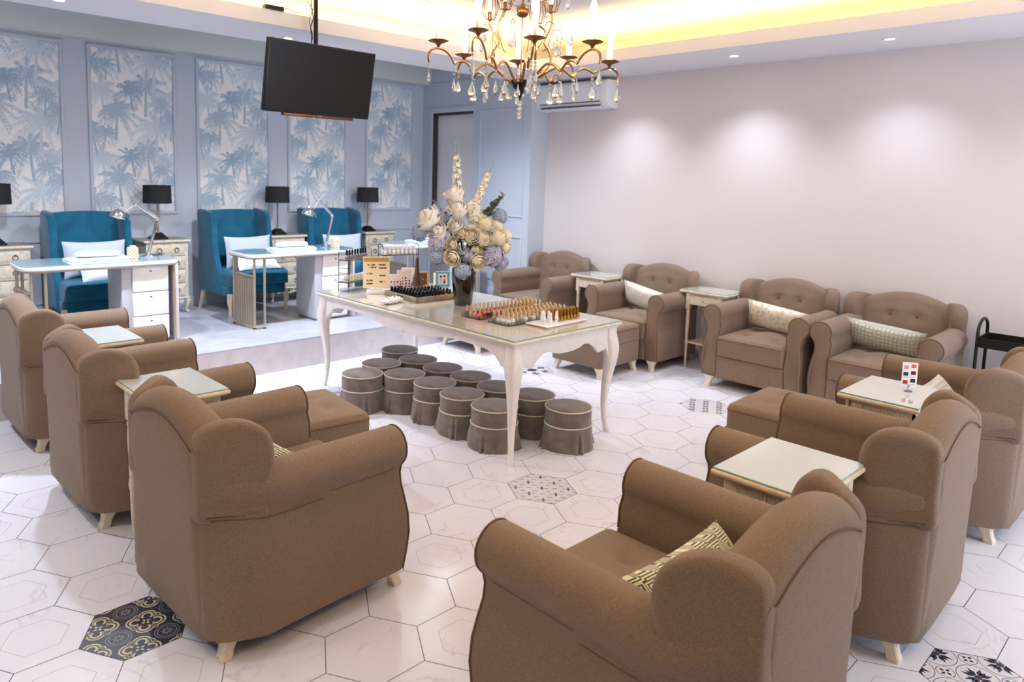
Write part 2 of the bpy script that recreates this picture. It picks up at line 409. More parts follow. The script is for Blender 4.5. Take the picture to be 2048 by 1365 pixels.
def pat_geo(c):
    o = [('tile_navy', q) for q in flower(c, 8, .0, .06, 0, .25)] + [('tile_line', circ(c[0], c[1], .018, 0, 2 * PI, 8)[:-1])] + [('tile_navy', circ(c[0], c[1], .011, 0, 2 * PI, 8)[:-1])]
    for k in range(6):
        b = PI / 3 * k; p = (c[0] + .12 * math.cos(b), c[1] + .12 * math.sin(b))
        o += [('tile_navy', q) for q in flower(p, 4, .0, .045, b, .3) + strip2([(c[0] + .05 * math.cos(b), c[1] + .05 * math.sin(b)), p], .008) + ring2(p[0], p[1], .030, .004, 10)]
    return o
DECOR = {(0, 0): ('tile_plain', pat_cross), (6, -9): ('tile_plain', pat_leaf), (-11, -4.5): ('tile_navy', pat_ornate), (10, 6): ('tile_plain', pat_clover), (4, 12): ('tile_plain', pat_geo), (-6, 9): ('tile_plain', pat_clover)}
def lat(a, b):
    x, y = a * 0.8660254 * HS, b * HS
    return (x * C30 + y * S30, -x * S30 + y * C30)
fl = MB()
fl.add([(XL, YN, -.0015), (XR, YN, -.0015), (XR, YP, -.0015), (XL, YP, -.0015)], [(0, 1, 2, 3)], 'grout')
room = [(XL, YN), (XR, YN), (XR, YP), (XL, YP)]
rt = random.Random(3)
for bi in range(-40, 41):
    b = bi * 1.5
    for a in range(-60, 61):
        if (a % 2 != 0) != (bi % 2 != 0): continue
        c = lat(a, b)
        if not (XL - .2 < c[0] < XR + .2 and YN - .2 < c[1] < YP + .2): continue
        hx = clip(hexa(c[0], c[1], HS - 0.0018), room)
        if len(hx) < 3: continue
        key = (a, b if b % 1 else int(b)); dec = DECOR.get(key)
        if dec:
            fl.poly(hx, 0, dec[0])
            for (mt, pg) in dec[1](c):
                q = clip(pg if sum(pg[i][0] * pg[(i + 1) % len(pg)][1] - pg[(i + 1) % len(pg)][0] * pg[i][1] for i in range(len(pg))) > 0 else pg[::-1], hx)
                if len(q) > 2: fl.poly(q, .0003 if mt != 'tile_navy' else .0005, mt)
        else:
            ox, oy, ro = rt.uniform(0, 40), rt.uniform(0, 40), rt.choice(range(6)) * PI / 3
            bse = fl.add([(p[0], p[1], 0) for p in hx], [tuple(range(len(hx)))], 'marble_tile')
            for i, p in enumerate(hx): fl.uv[bse + i] = rot2((p[0] - c[0], p[1] - c[1]), ro, (ox, oy))
            near = any(math.hypot(c[0] - lat(*k)[0], c[1] - lat(*k)[1]) < 0.36 for k in DECOR)
            if near or rt.random() < 0.16:
                hp = hexa(c[0], c[1], HS * 0.56); hp.append(hp[0])
                for q in strip2(hp, .0022):
                    q = clip(q, hx)
                    if len(q) > 2: fl.poly(q, .0003, 'tile_line')
fl.build('floor', kind='structure', ang=20)

pf = MB()
pf.box(XL, XB, YP, YW, 0, ZP - .012, 'riser_laminate')
pf.box(XL, XB, YP - .004, YW, ZP - .012, ZP, 'platform_laminate')
for i, x in enumerate([XL + .9 + 1.22 * k for k in range(6)]): pf.box(x - .0015, x + .0015, YP, YW, ZP - .01, ZP + .0004, 'riser_laminate')
pf.build('platform', kind='structure')

# ---- walls
def wall(name, x0, x1, y0, y1, z0, z1, mt):
    b = MB(); b.box(x0, x1, y0, y1, z0, z1, mt); return b.build(name, kind='structure')
wall('wall_right', XR, XR + .15, YN, 3.16, 0, 3.3, 'wall_greige')
DY0, DY1, DZ = 4.15, 4.935, 2.55
w = MB()
w.box(XB, XR + .15, 3.16, DY0, 0, 3.3, 'wall_blue'); w.box(XB, XR + .15, DY1, YW + .15, 0, 3.3, 'wall_blue'); w.box(XB, XR + .15, DY0, DY1, DZ, 3.3, 'wall_blue')
w.build('wall_far_right', kind='structure')
wall('wall_back', XL, XB, YW, YW + .15, 0, 3.3, 'wall_blue')
wall('wall_left', XL - .15, XL, YN, YW, 0, 3.3, 'room_white')
wf = MB()  # unseen wall, its opening added to let the cool fill in
for bx in ((XL, .3, 0, 3.3), (3.2, XR, 0, 3.3), (.3, 3.2, 0, .25), (.3, 3.2, 2.45, 3.3)): wf.box(bx[0], bx[1], YN - .15, YN, bx[2], bx[3], 'room_white')
wf.build('wall_front', kind='structure')
wn = MB()  # unseen window frame, added around the cool fill light's opening
for bx in ((.3, .36, .25, 2.45), (3.14, 3.2, .25, 2.45), (.36, 3.14, .25, .31), (.36, 3.14, 2.39, 2.45), (1.72, 1.78, .31, 2.39)): wn.box(bx[0], bx[1], YN - .10, YN - .05, bx[2], bx[3], 'white_paint')
wn.build('added_window_1', kind='structure')
# doorway with dark jamb and pale sliding door
d = MB(); d.box(XB + .06, XB + .10, DY0 - .02, DY1, ZP, DZ, 'door_panel'); dd = d.build('door_1', kind='structure')
j = MB(); j.box(XB + .002, XB + .14, DY1 - .035, DY1, ZP, DZ, 'dark_jamb'); j.box(XB + .002, XB + .14, DY0, DY1, DZ - .03, DZ, 'dark_jamb'); j.build('door_jamb', dd)
ca = MB()
for (y0, y1, z0, z1) in ((DY1, DY1 + .07, ZP, DZ + .07), (DY0, DY1, DZ, DZ + .07)): ca.rbox(XB - .015, XB, y0, y1, z0, z1, .004, 'wall_blue')
ca.build('door_casing', dd)
# mouldings: a picture frame strip as four bars
def frame_mould(idx, pts, axis, at, w=.022, d=.014, mt='wall_blue'):
    """pts=(a0,a1,z0,z1) along the wall; axis 'y' means the wall faces -y"""
    a0, a1, z0, z1 = pts; b = MB()
    for (p0, p1, q0, q1) in ((a0, a1, z0, z0 + w), (a0, a1, z1 - w, z1), (a0, a0 + w, z0 + w, z1 - w), (a1 - w, a1, z0 + w, z1 - w)):
        if axis == 'y': b.rbox(p0, p1, at - d, at, q0, q1, .004, mt, k=2)
        else: b.rbox(at - d, at, p0, p1, q0, q1, .004, mt, k=2)
    return b.build('trim_%d' % idx, kind='structure')
ti = 0
PAN = [(-2.99, -2.18), (-1.945, -1.10), (-.895, -.064), (.146, .99), (1.21, 2.015), (2.29, 3.05)]
PZ0, PZ1 = 1.262, 2.90
# ---- wallpaper: layered palms cut as flat shapes
def palm(c, s, rg):
    o = []; lean = rg.uniform(-.05, .05)
    o.append([(c[0] - .017 * s, c[1]), (c[0] - .020 * s + lean, c[1] - .42 * s), (c[0] + .020 * s + lean, c[1] - .42 * s), (c[0] + .017 * s, c[1])])
    for k in range(15):
        a = PI / 2 + (k - 7) * 0.36 + rg.uniform(-.08, .08); L = s * rg.uniform(.26, .36); drop = s * rg.uniform(.07, .17)
        sp = []
        for i in range(7):
            t = i / 6; sp.append((c[0] + L * t * math.cos(a), c[1] + L * t * math.sin(a) - drop * t * t * 1.2))
        for i in range(6): 
            (x0, y0), (x1, y1) = sp[i], sp[i + 1]; dx, dy = x1 - x0, y1 - y0; dl = math.hypot(dx, dy) or 1; nx, ny = -dy / dl, dx / dl
            for sg in (-1, 1):
                for h in (0, .5):
                    bx, by = x0 + dx * h, y0 + dy * h; ll = s * (.085 - .008 * i); wd = s * .0125
                    tx, ty = bx + (dx / dl * .75 + nx * sg * .6) * ll, by + (dy / dl * .75 + ny * sg * .6) * ll - ll * .35
                    o.append([(bx - dx / dl * wd, by - dy / dl * wd), (bx + dx / dl * wd, by + dy / dl * wd), (tx, ty)])
    return o
import numpy as np
PW, PH = .80, PZ1 - PZ0 - .056          # one printed drop, cut into small cells of four tints
NXC, NYC = 176, 350
cell = np.zeros((NYC, NXC), dtype=np.int8)
GX, GY = np.meshgrid((np.arange(NXC) + .5) * PW / NXC, (np.arange(NYC) + .5) * PH / NYC)
rg = random.Random(11); PAPER = ['paper_ground', 'paper_light', 'paper_mid', 'paper_deep']
for rep in range(-1, 3):
    for (px, py, s, k) in tuple((a_, b_, c_ * 1.12, d_) for a_, b_, c_, d_ in ((.12, .52, 1.0, 1), (.78, .20, 1.1, 1), (.92, .50, .8, 1), (.66, .60, 1.05, 2), (.30, .34, 1.0, 2), (.0, .12, .8, 2), (1.0, .30, .8, 2), (.45, .55, .7, 3), (.84, .42, .62, 2), (.18, .12, .55, 2))):
        for pg in palm((px * PW, rep * .66 + py), s * .62, rg):
            ax, ay = [p[0] for p in pg], [p[1] for p in pg]
            i0, i1 = max(0, int(min(ax) / PW * NXC) - 1), min(NXC, int(max(ax) / PW * NXC) + 2); j0, j1 = max(0, int(min(ay) / PH * NYC) - 1), min(NYC, int(max(ay) / PH * NYC) + 2)
            if i1 <= i0 or j1 <= j0: continue
            X, Y = GX[j0:j1, i0:i1], GY[j0:j1, i0:i1]; sg = None; ins = np.ones(X.shape, bool); ar = sum(ax[q] * ay[(q + 1) % len(ax)] - ax[(q + 1) % len(ax)] * ay[q] for q in range(len(ax)))
            for q in range(len(ax)):
                w_ = (q + 1) % len(ax); ins &= ((ax[w_] - ax[q]) * (Y - ay[q]) - (ay[w_] - ay[q]) * (X - ax[q])) * (1 if ar > 0 else -1) >= -1e-6
            cell[j0:j1, i0:i1][ins] = k
pv = [(i * PW / NXC, 0, j * PH / NYC) for j in range(NYC + 1) for i in range(NXC + 1)]
pq = [(j * (NXC + 1) + i, j * (NXC + 1) + i + 1, (j + 1) * (NXC + 1) + i + 1, (j + 1) * (NXC + 1) + i) for j in range(NYC) for i in range(NXC)]
PME = bpy.data.meshes.new('wallpaper_panel'); PME.from_pydata(pv, [], pq)
for k in PAPER: PME.materials.append(M[k])
PME.polygons.foreach_set('material_index', cell.ravel().astype(np.int32)); PME.update()
for pi_, (x0, x1) in enumerate(PAN):
    ti += 1; fr = frame_mould(ti, (x0, x1, PZ0, PZ1), 'y', YW, .03, .018)
    o = bpy.data.objects.new('wallpaper_panel', PME); COL.objects.link(o); o.parent = fr; o.location = (x0 + .028, YW - .002, PZ0 + .028); o.scale = ((x1 - x0 - .056) / PW, 1, 1)
    ti += 1; frame_mould(ti, (x0, x1, .42, 1.03), 'y', YW)
ti += 1; frame_mould(ti, (3.25, 4.02, 1.265, 2.55), 'x', XB)
ti += 1; frame_mould(ti, (3.25, 4.02, .48, 1.04), 'x', XB)
for (nm, bx) in (('baseboard_back', (XL, XB, YW - .014, YW, ZP, ZP + .11)), ('baseboard_far_right', (XB - .014, XB, YP + .13, DY0 - .0, ZP, ZP + .115)), ('baseboard_right', (XR - .012, XR, YN, 3.15, 0, .10))):
    b = MB(); b.rbox(*bx, .004, 'wall_blue' if nm != 'baseboard_right' else 'wall_greige', k=2); b.build(nm, kind='structure')
ti += 1; b = MB(); b.rbox(XB - .02, XB, 3.3, 4.98, 2.915, 2.94, .005, 'wall_blue', k=2); b.build('trim_%d' % ti, kind='structure')
ti += 1; b = MB(); b.box(XL, XB, 4.985, YW, 2.925, 3.2, 'bulkhead_white'); b.build('trim_%d' % ti, kind='structure')
# ---- ceiling with its tray
c = MB()
def ring_box(x0, x1, y0, y1, z0, z1, mt):
    c.box(x0, x1, y0, y1, z0, z1, mt)
YE = 3.32; LW = .02
for (x0, x1, y0, y1) in ((XL, XR, CY1, YE), (XL, XR, YN, CY0), (XL, CX0, CY0, CY1), (CX1, XR, CY0, CY1)): ring_box(x0, x1, y0, y1, ZS, ZS + .05, 'ceiling_white')
for (x0, x1, y0, y1) in ((CX0 - LW, CX1 + LW, CY1, CY1 + LW), (CX0 - LW, CX1 + LW, CY0 - LW, CY0), (CX0 - LW, CX0, CY0, CY1), (CX1, CX1 + LW, CY0, CY1)): ring_box(x0, x1, y0, y1, ZS + .05, ZF, 'ceiling_white')
c.box(XL, XR, YE - .02, YE, ZS + .05, 3.2, 'ceiling_white')
c.box(XL, XR, YN, YE, ZU, ZU + .05, 'ceiling_white')
c.box(XL, XB, YE, YW, 3.2, 3.25, 'ceiling_white')
c.build('ceiling', kind='structure')

# ---- recessed downlights
def downlight(x, y, lab):
    t = thing('recessed_downlight', lab, 'downlight', (x, y, ZS), group='recessed ceiling downlights')
    b = MB(); b.lathe([(.030, -.001), (.046, -.001), (.047, -.005), (.042, -.008), (.033, -.006), (.030, -.001)], 'white_gloss', n=24); b.build('trim_ring', t)
    b = MB(); b.lathe([(.0295, -.002), (.0295, -.005), (.02, -.006), (.001, -.006)], 'downlight_lens', n=20); b.build('lens', t)
DL = ['white downlight in the ceiling edge just above the air conditioner', 'small bright downlight in the right ceiling edge, second from the air conditioner', 'large bright downlight in the right ceiling edge, third from the air conditioner', None,
      'bright downlight cut off by the top edge above the leftmost wallpaper panels', 'bright downlight right at the top left corner of the hanging television']
for i, lab in enumerate(DL):
    if lab: downlight(DOWN[i][0], DOWN[i][1], lab)

b = MB(); b.lathe([(.085, 0), (.085, -.006), (.075, -.012), (.03, -.014), (.001, -.014)], 'ceiling_white', n=32)
b.build('ceiling_speaker', loc=(1.03, 2.44, ZU), label='round flat white speaker disc on the tray ceiling left of the chandelier', cat='speaker')

# ================================================================== ARMCHAIRS
def gauss(x, y, cx, cy, s): return math.exp(-((x - cx) ** 2 + (y - cy) ** 2) / (s * s))
def cushion_mesh(hx, hy, z0, z1, r, dome, dim, mt, b, cy=0, dd=.022, ds=.05, pipe=None, front=0):
    """upholstered block: domed top with buttoned dimples, rounded top edge, straight sides; front bows the +y side out"""
    n = 28
    def fn(u, v):
        x = (2 * u - 1); y = (2 * v - 1)
        X = hx * x; Y = hy * y
        dx = hx - abs(X); dy = hy - abs(Y); e = min(dx, dy)
        z = z1 + dome * (1 - x * x) * (1 - y * y)
        if dx < r and dy < r:
            q = math.hypot(r - dx, r - dy); e = r - q
            if q > r:
                k = r / q; X = math.copysign(hx - r + (r - dx) * k, X) if hx > r else X; Y = math.copysign(hy - r + (r - dy) * k, Y); e = 0
        if e < r: z -= r * .8 * (1 - math.sqrt(max(0, 1 - ((r - e) / r) ** 2)))
        for (px, py) in dim: z -= dd * gauss(X, Y, px, py, ds) + dd * .25 * (gauss(X, 0, px, 0, .02) * (1 - min(1, abs(Y - py) / .2)) if abs(Y - py) < .2 else 0) * .5
        return (X, Y + cy + (front * (1 - x * x) if y > 0 else 0) * max(0, y), z)
    us = [0.5 - 0.5 * math.cos(PI * i / n) for i in range(n + 1)]
    us = [.55 * (i / n) + .45 * us[i] for i in range(n + 1)]
    vs = [fn(us[i], us[j]) for j in range(n + 1) for i in range(n + 1)]
    fs = [(j * (n + 1) + i, j * (n + 1) + i + 1, (j + 1) * (n + 1) + i + 1, (j + 1) * (n + 1) + i) for j in range(n) for i in range(n)]
    b.add(vs, fs, mt)
    loop = [i for i in range(n + 1)] + [(j) * (n + 1) + n for j in range(1, n + 1)] + [n * (n + 1) + i for i in range(n - 1, -1, -1)] + [j * (n + 1) for j in range(n - 1, 0, -1)]
    top = [vs[i] for i in loop]
    mid = [(p[0], p[1], (z0 + z1) / 2) for p in top]; bot = [(p[0], p[1], z0) for p in top]
    b.loft([top, mid, bot][::-1], mt, cap=True)
    if pipe: return [(p[0], p[1], p[2] + .001) for p in top]
def leg_block(b, h, top, bot, ox, oy, mt='leg_cream'):
    """short bracket foot: swells at the knee and turns out at the toe"""
    rs = []
    for (t, w, k) in ((0, bot, 1.0), (.12, bot * 1.08, 1.0), (.35, bot * .98, .72), (.6, bot * 1.15, .3), (.85, top * .92, .03), (1.0, top, 0)):
        cx, cy = ox * k, oy * k; q = w / 2; c = q * .25
        rs.append([(cx + a, cy + e, h * t) for a, e in ((-q + c, -q), (q - c, -q), (q, -q + c), (q, q - c), (q - c, q), (-q + c, q), (-q, q - c), (-q, -q + c))])
    b.loft(rs, mt)
def taper(p):
    u = min(1, max(0, (-.26 - p[1]) / .23)); u = u * u * (3 - 2 * u); y = p[1] if p[1] > -.27 else -.27 + (p[1] + .27) * .88
    return (p[0] * (1 - (.25 if p[2] > .5 else .25 - .07 * (.5 - p[2]) / .4) * u), y, p[2])
def armchair(label):
    t = thing('armchair', label, 'armchair', group='beige armchairs')
    # low body
    b = MB(); out = [(.40, .32), (.405, 0), (.405, -.20), (.404, -.3), (.402, -.40), (.39, -.46), (.36, -.488), (.2, -.494)]; out = out + [(-x, y) for x, y in reversed(out)]
    b.slab(out, .28, .012, 'beige_fabric', tr(0, 0, .228)); b.rbox(-.286, .286, .30, .372, .088, .288, .012, 'beige_fabric'); b.warp(taper).build('base', t)
    # seat cushion
    b = MB(); pl = cushion_mesh(.284, .325, .288, .452, .028, .022, [(-.13, .12), (.13, .12), (-.13, -.12), (.13, -.12)], 'beige_fabric', b, cy=.065, pipe=1, dd=.034, ds=.040)
    sc = b.build('seat_cushion', t)
    b = MB(); b.tube(pl, .0035, 'beige_piping', n=5, closed=True); b.build('piping', sc)
    # arms: scroll section swept from back to front
    for sx in (1, -1):
        out = [(.285, .09), (.285, .28), (.284, .46), (.276, .54)] + circ(.368, .620, .083, rad(205), rad(-42), 20) + [(.412, .545), (.402, .51), (.402, .46), (.413, .40), (.422, .33), (.426, .25), (.424, .17), (.419, .09)]
        n = len(out)
        def fb(z): return .040 * math.exp(-((z - .27) / .17) ** 2) if z < .6 else .0
        rs = []
        cx = .355; cz = .35
        nrm = []
        for i in range(n):
            a = out[(i - 1) % n]; c = out[(i + 1) % n]; d = math.hypot(c[0] - a[0], c[1] - a[1]) or 1; nrm.append((-(c[1] - a[1]) / d, (c[0] - a[0]) / d))
        def ring(y, ins, dz=0, sc=1):
            o = []
            for i, (x, z) in enumerate(out):
                X = x - nrm[i][0] * ins; Z = z - nrm[i][1] * ins
                kk = min(1, max(0, (-.10 - y) / .16)); kk = kk * kk * (3 - 2 * kk)
                if z < .57 and x > .38: X += (.431 - ins - X) * kk
                if z > .5: Z = .5 + (Z - .5) * sc
                o.append((sx * X, y + (fb(z) if y > 0 else 0), max(Z, .088) + dz * max(0, (z - .3)) ))
            return o
        rs = [ring(-.485, .04), ring(-.472, .016), ring(-.45, .004), ring(-.42, 0), ring(-.35, 0), ring(-.28, 0), ring(-.2, 0), ring(.0, 0), ring(.2, 0), ring(.31, .0), ring(.325, .001), ring(.338, .007), ring(.343, .018)]
        if sx == 1: rs = rs[::-1]
        b = MB(); b.loft(rs, 'beige_fabric'); am = b.warp(taper).build('arm', t, ang=50)
        b = MB(); pp = ring(.334, .003); pp = [(p[0], p[1] + .001, p[2]) for p in pp]; b.tube(pp[2:] if True else pp, .0042, 'beige_piping', n=5)
        b.tube([(sx * .407, y, .537) for y in (-.06, .05, .2, .30)], .004, 'beige_piping', n=5)
        b.warp(taper).build('piping', am)
    # back: camel top, padded face with buttons
    xs = [-.405 + .81 * i / 36 for i in range(37)]
    def prof(x):
        ax = abs(x) / .405
        H = .834 + .080 * math.cos(ax * PI / 2) ** 1.0 - .010 * ax ** 6
        rr = .082; p = []
        yo = .05 * max(0, (ax - .86) / .14) ** 2
        bul = .030 * (1 - min(1, (x / .33) ** 2))
        p += [(-.487 + yo, .088), (-.495 + yo, .3), (-.502 + yo, .5), (-.507 + yo, H - .16), (-.506 + yo, H - .10), (-.500 + yo, H - .075)]
        for i in range(9):
            a = rad(160) - rad(160) * i / 8; p.append((-.428 + rr * math.cos(a) * (1 if a > PI / 2 else 1.15), H - rr + rr * math.sin(a)))
        for i in range(1, 15):
            z = (H - rr) + (.42 - (H - rr)) * i / 14; y = -.334 + .075 * ((H - rr) - z) / .4 + bul * math.sin(PI * min(1, (H - z) / .5)) ** .6
            for (bx, bz) in ((-.10, .735), (.10, .735), (-.10, .575), (.10, .575)): y -= .028 * gauss(x, z, bx, bz, .032) + .006 * gauss(x, z, bx, bz, .09)
            p.append((y, z))
        p += [(-.26, .30), (-.26, .088)]
        return [(x, y, z) for (y, z) in p]
    b = MB(); b.loft([prof(x) for x in xs], 'beige_fabric'); bk = b.warp(taper).build('backrest', t, ang=55)
    b = MB()
    for (bx, bz) in ((-.10, .735), (.10, .735), (-.10, .575), (.10, .575)):
        yy = min((abs(p[2] - bz), p[1]) for p in prof(bx) if p[1] > -.40)[1]
        b.ball((bx, yy + .004, bz), .010, 'beige_piping', n=8)
    b.tube([(x, -.507 + .05 * max(0, (abs(x) / .405 - .86) / .14) ** 2, .834 + .080 * math.cos(abs(x) / .405 * PI / 2) - .010 * (abs(x) / .405) ** 6 - .070) for x in xs[1:-1]], .003, 'beige_piping', n=5)
    b.warp(taper).build('buttons', bk)
    # wings
    for sx in (1, -1):
        o = [(-.500, .528), (-.502, .65), (-.503, .76), (-.496, .815), (-.470, .845), (-.42, .866), (-.36, .876), (-.315, .868), (-.275, .845), (-.250, .805), (-.240, .755), (-.246, .705), (-.262, .660), (-.270, .61), (-.262, .57), (-.27, .525), (-.34, .520), (-.42, .520)]
        p2 = []
        m = len(o)
        for i in range(m):   # Catmull-Rom to smooth the ear
            a, c, d, e = (Vector(o[(i + k) % m]) for k in (-1, 0, 1, 2))
            for q in range(4):
                u = q / 4; v = .5 * ((2 * c) + (d - a) * u + (2 * a - 5 * c + 4 * d - e) * u * u + (3 * c - a - 3 * d + e) * u ** 3); p2.append((v[0], v[1]))
        b = MB(); b.slab(p2, .110, .032, 'beige_fabric', tr(sx * .3815, 0, 0) @ TYZ, k=4); wg = b.warp(taper).build('wing', t, ang=60)
        b = MB(); b.tube([(sx * .4315, y, .530) for y in (-.46, -.42, -.36, -.30, -.26, -.15, -.05)], .0022, 'beige_piping', n=5); b.warp(taper).build('piping', wg)
    for (lx, ly) in ((.350, .325), (-.350, .325), (.312, -.365), (-.312, -.365)):
        b = MB(); leg_block(b, .092, .085, .045, math.copysign(.012, lx), math.copysign(.026, ly)); o = b.build('leg', t, loc=(lx, ly, 0))
    return t
HP = PI / 2
AC = armchair('beige wing armchair seen from behind, nearest on the left, with a dark patterned cushion')
AC.location = (-1.554, .121, 0); AC.rotation_euler = (0, 0, -HP + rad(2.4))
for (x, y, rz, lab) in (
    (-1.58, 1.405, -HP + rad(1.7), 'beige wing armchair seen from behind, middle of the three in the left row'),
    (-1.585, 2.65, -HP + rad(1), 'beige wing armchair at the far left edge beside the platform step'),
    (-1.093, -1.423, 0, 'large beige wing armchair at the bottom centre, nearest of all'),
    (.223, -1.424, rad(1), 'beige wing armchair on the right between the two glass-topped side tables, seen from behind'),
    (1.57, -1.45, rad(0), 'beige wing armchair cut by the right edge with a pale green cushion'),
    (3.0, 2.72, HP, 'beige wing armchair against the wall nearest the blue doorway, without a cushion'),
    (3.0, 1.395, HP, 'beige wing armchair against the right wall with an ottoman and sage cushion'),
    (3.0, .105, HP, 'beige wing armchair against the right wall with a white and gold cushion'),
    (3.0, -.795, HP, 'beige wing armchair against the right wall nearest the black trolley')):
    dup(AC, (x, y, 0), rz, lab)

# ---- ottomans
def ottoman(label):
    t = thing('ottoman', label, 'ottoman', group='beige ottomans')
    b = MB(); b.rbox(-.29, .29, -.28, .28, .095, .29, .012, 'beige_fabric', rc=.025); bs = b.build('base', t)
    b = MB(); b.tube([(x, y, .292) for x, y in ((-.288, -.278), (.288, -.278), (.288, .278), (-.288, .278))], .003, 'beige_piping', n=5, closed=True); b.build('piping', bs)
    b = MB(); pl = cushion_mesh(.292, .282, .290, .435, .03, .03, [(-.11, .1), (.11, .1), (-.11, -.1), (.11, -.1)], 'beige_fabric', b, pipe=1)
    cu = b.build('cushion', t); b = MB(); b.tube([(p[0] * 1.0, p[1], p[2] - .012) for p in pl], .0035, 'beige_piping', n=5, closed=True); b.build('piping', cu)
    for lx in (.24, -.24):
        for ly in (.23, -.23):
            b = MB(); leg_block(b, .097, .075, .042, math.copysign(.014, lx), math.copysign(.02, ly)); b.build('leg', t, loc=(lx, ly, 0))
    return t
OT = ottoman('beige buttoned ottoman in front of the middle left armchair'); OT.location = (-1.0, .915, 0); OT.rotation_euler = (0, 0, rad(-6))
dup(OT, (1.285, -.83, 0), rad(2), 'beige buttoned ottoman on the right, behind the glass-topped side table')
dup(OT, (2.295, 1.405, 0), rad(0), 'beige ottoman seen under the white table, in front of the sage cushion armchair')
dup(OT, (2.07, 2.72, 0), rad(0), 'beige ottoman at the far end beyond the stools, touching the platform step')

# ---- throw pillows
def pillow(name, w, h, t, mt, M4, label, uvs=1.0, group=None):
    b = MB(); n = 18
    def fn(sg):
        def g(u, v):
            x, y = 2 * u - 1, 2 * v - 1
            k = (max(0, (1 - x * x)) * max(0, (1 - y * y))) ** .42
            px = x * w / 2 * (1 - .05 * (1 - y * y) ** 1 * abs(x) ** 2 - 0); py = y * h / 2 * (1 - .10 * (1 - x * x) * abs(y) ** 2)
            return (px, py, sg * t / 2 * k)
        return g
    b.grid(fn(1), n, n, mt, uvm=(w * uvs, h * uvs)); b.grid(lambda u, v: fn(-1)(1 - u, v), n, n, mt, uvm=(w * uvs, h * uvs))
    o = b.build(name, ang=80); o.matrix_world = M4
    return tag(o, label, 'cushion', group)
def seatpil(cx, cy, rz, lx, ly, lz, w, h, t, mt, tilt, label, roll=0):
    """pillow resting on an armchair: local x across, leaning back by tilt"""
    pillow('throw_pillow', w, h, t, mt, tr(cx, cy, 0) @ Matrix.Rotation(rz, 4, 'Z') @ tr(lx, ly, lz) @ Matrix.Rotation(roll, 4, 'Y') @ Matrix.Rotation(rad(90) + tilt, 4, 'X') , label)
seatpil(3.0, 1.395, HP, .03, -.11, .575, .54, .25, .13, 'print_sage', rad(-20), 'sage and white floral lumbar cushion on the armchair with an ottoman', rad(-10))
seatpil(3.0, .105, HP, .0, -.11, .585, .54, .25, .13, 'print_gold', rad(-20), 'white and gold lumbar cushion on the armchair in the middle of the right wall', rad(-6))
seatpil(3.0, -.795, HP, .06, -.11, .575, .58, .23, .13, 'print_dots', rad(-20), 'pale green dotted lumbar cushion on the armchair nearest the black trolley', rad(-4))
seatpil(-1.093, -1.423, 0, .0, -.13, .545, .52, .26, .15, 'print_key', rad(-38), 'dark and cream geometric cushion on the nearest armchair')
seatpil(-1.554, .121, -HP, .0, -.11, .55, .50, .24, .14, 'print_key', rad(-35), 'dark patterned cushion peeking out from behind the wing of the left armchair')
seatpil(1.57, -1.45, 0, -.02, -.05, .56, .50, .26, .12, 'print_dots', rad(-35), 'pale green cushion peeking from the armchair at the right edge')

# ================================================================== SIDE TABLES
def side_table(label):
    t = thing('side_table', label, 'side table', group='white side tables')
    b = MB(); b.rbox(-.235, .235, -.18, .18, .711, .730, .007, 'edge_wood'); b.rbox(-.222, .222, -.167, .167, .705, .712, .003, 'wash_wood'); b.build('table_top', t)
    b = MB(); b.box(-.228, .228, -.173, .173, .730, .737, 'glass_edge'); b.box(-.2265, .2265, -.1715, .1715, .737, .7375, 'glass_white'); b.build('glass_top', t)
    b = MB(); b.box(-.180, .180, -.15, -.138, .60, .707, 'wash_wood'); b.box(-.180, -.170, -.15, .14, .60, .707, 'wash_wood'); b.box(.170, .180, -.15, .14, .60, .707, 'wash_wood')
    for i in range(24): 
        x = -.140 + .28 * i / 23; b.box(x - .0045, x + .0045, -.1535, -.15, .60, .684, 'wash_wood')
    for sx in (-1, 1):
        for i in range(17): 
            y = -.11 + .22 * i / 16; b.box(sx * .180 - .0035, sx * .180 + .0035, y - .004, y + .004, .60, .684, 'wash_wood')
    b.build('apron', t)
    b = MB(); b.rbox(-.138, .138, .136, .152, .602, .684, .003, 'wash_wood'); b.box(-.180, .180, .128, .14, .60, .707, 'wash_wood'); dr = b.build('drawer', t)
    b = MB(); b.ball((0, .160, .643), .009, 'champagne_metal', n=8); b.build('knob', dr)
    for sx in (-1, 1):
        for sy in (-1, 1):
            b = MB(); x, y = sx * .158, sy * .135
            b.rbox(x - .02, x + .02, y - .02, y + .02, .555, .707, .003, 'wash_wood')
            b.lathe([(.020, .555), (.012, .548), (.018, .540), (.0185, .532), (.0145, .524), (.0175, .46), (.015, .36), (.0125, .265), (.0155, .255), (.018, .235), (.0155, .215), (.0125, .20), (.0115, .12), (.009, .03), (.0075, 0)], 'wash_wood', c=(x, y, 0), n=14)
            b.build('leg', t)
    b = MB(); b.rbox(-.16, .16, -.135, .135, .228, .244, .004, 'wash_wood'); b.build('shelf', t)
    return t
ST = side_table('white side table between the armchairs of the left row, nearest the camera'); ST.location = (-1.733, .785, 0); ST.rotation_euler = (0, 0, -HP)
dup(ST, (-1.70, 2.03, 0), -HP, 'white side table in the left row beside the platform, half hidden by an armchair')
dup(ST, (-.42, -1.525, 0), 0, 'side table with frosted glass top between the two nearest right armchairs')
dup(ST, (.925, -1.45, 0), 0, 'side table on the right carrying a small menu card')
dup(ST, (3.16, 2.06, 0), HP, 'small white drawer table against the wall nearest the blue doorway')
dup(ST, (3.19, .77, 0), HP, 'small white drawer table against the wall between sage and gold cushion armchairs')

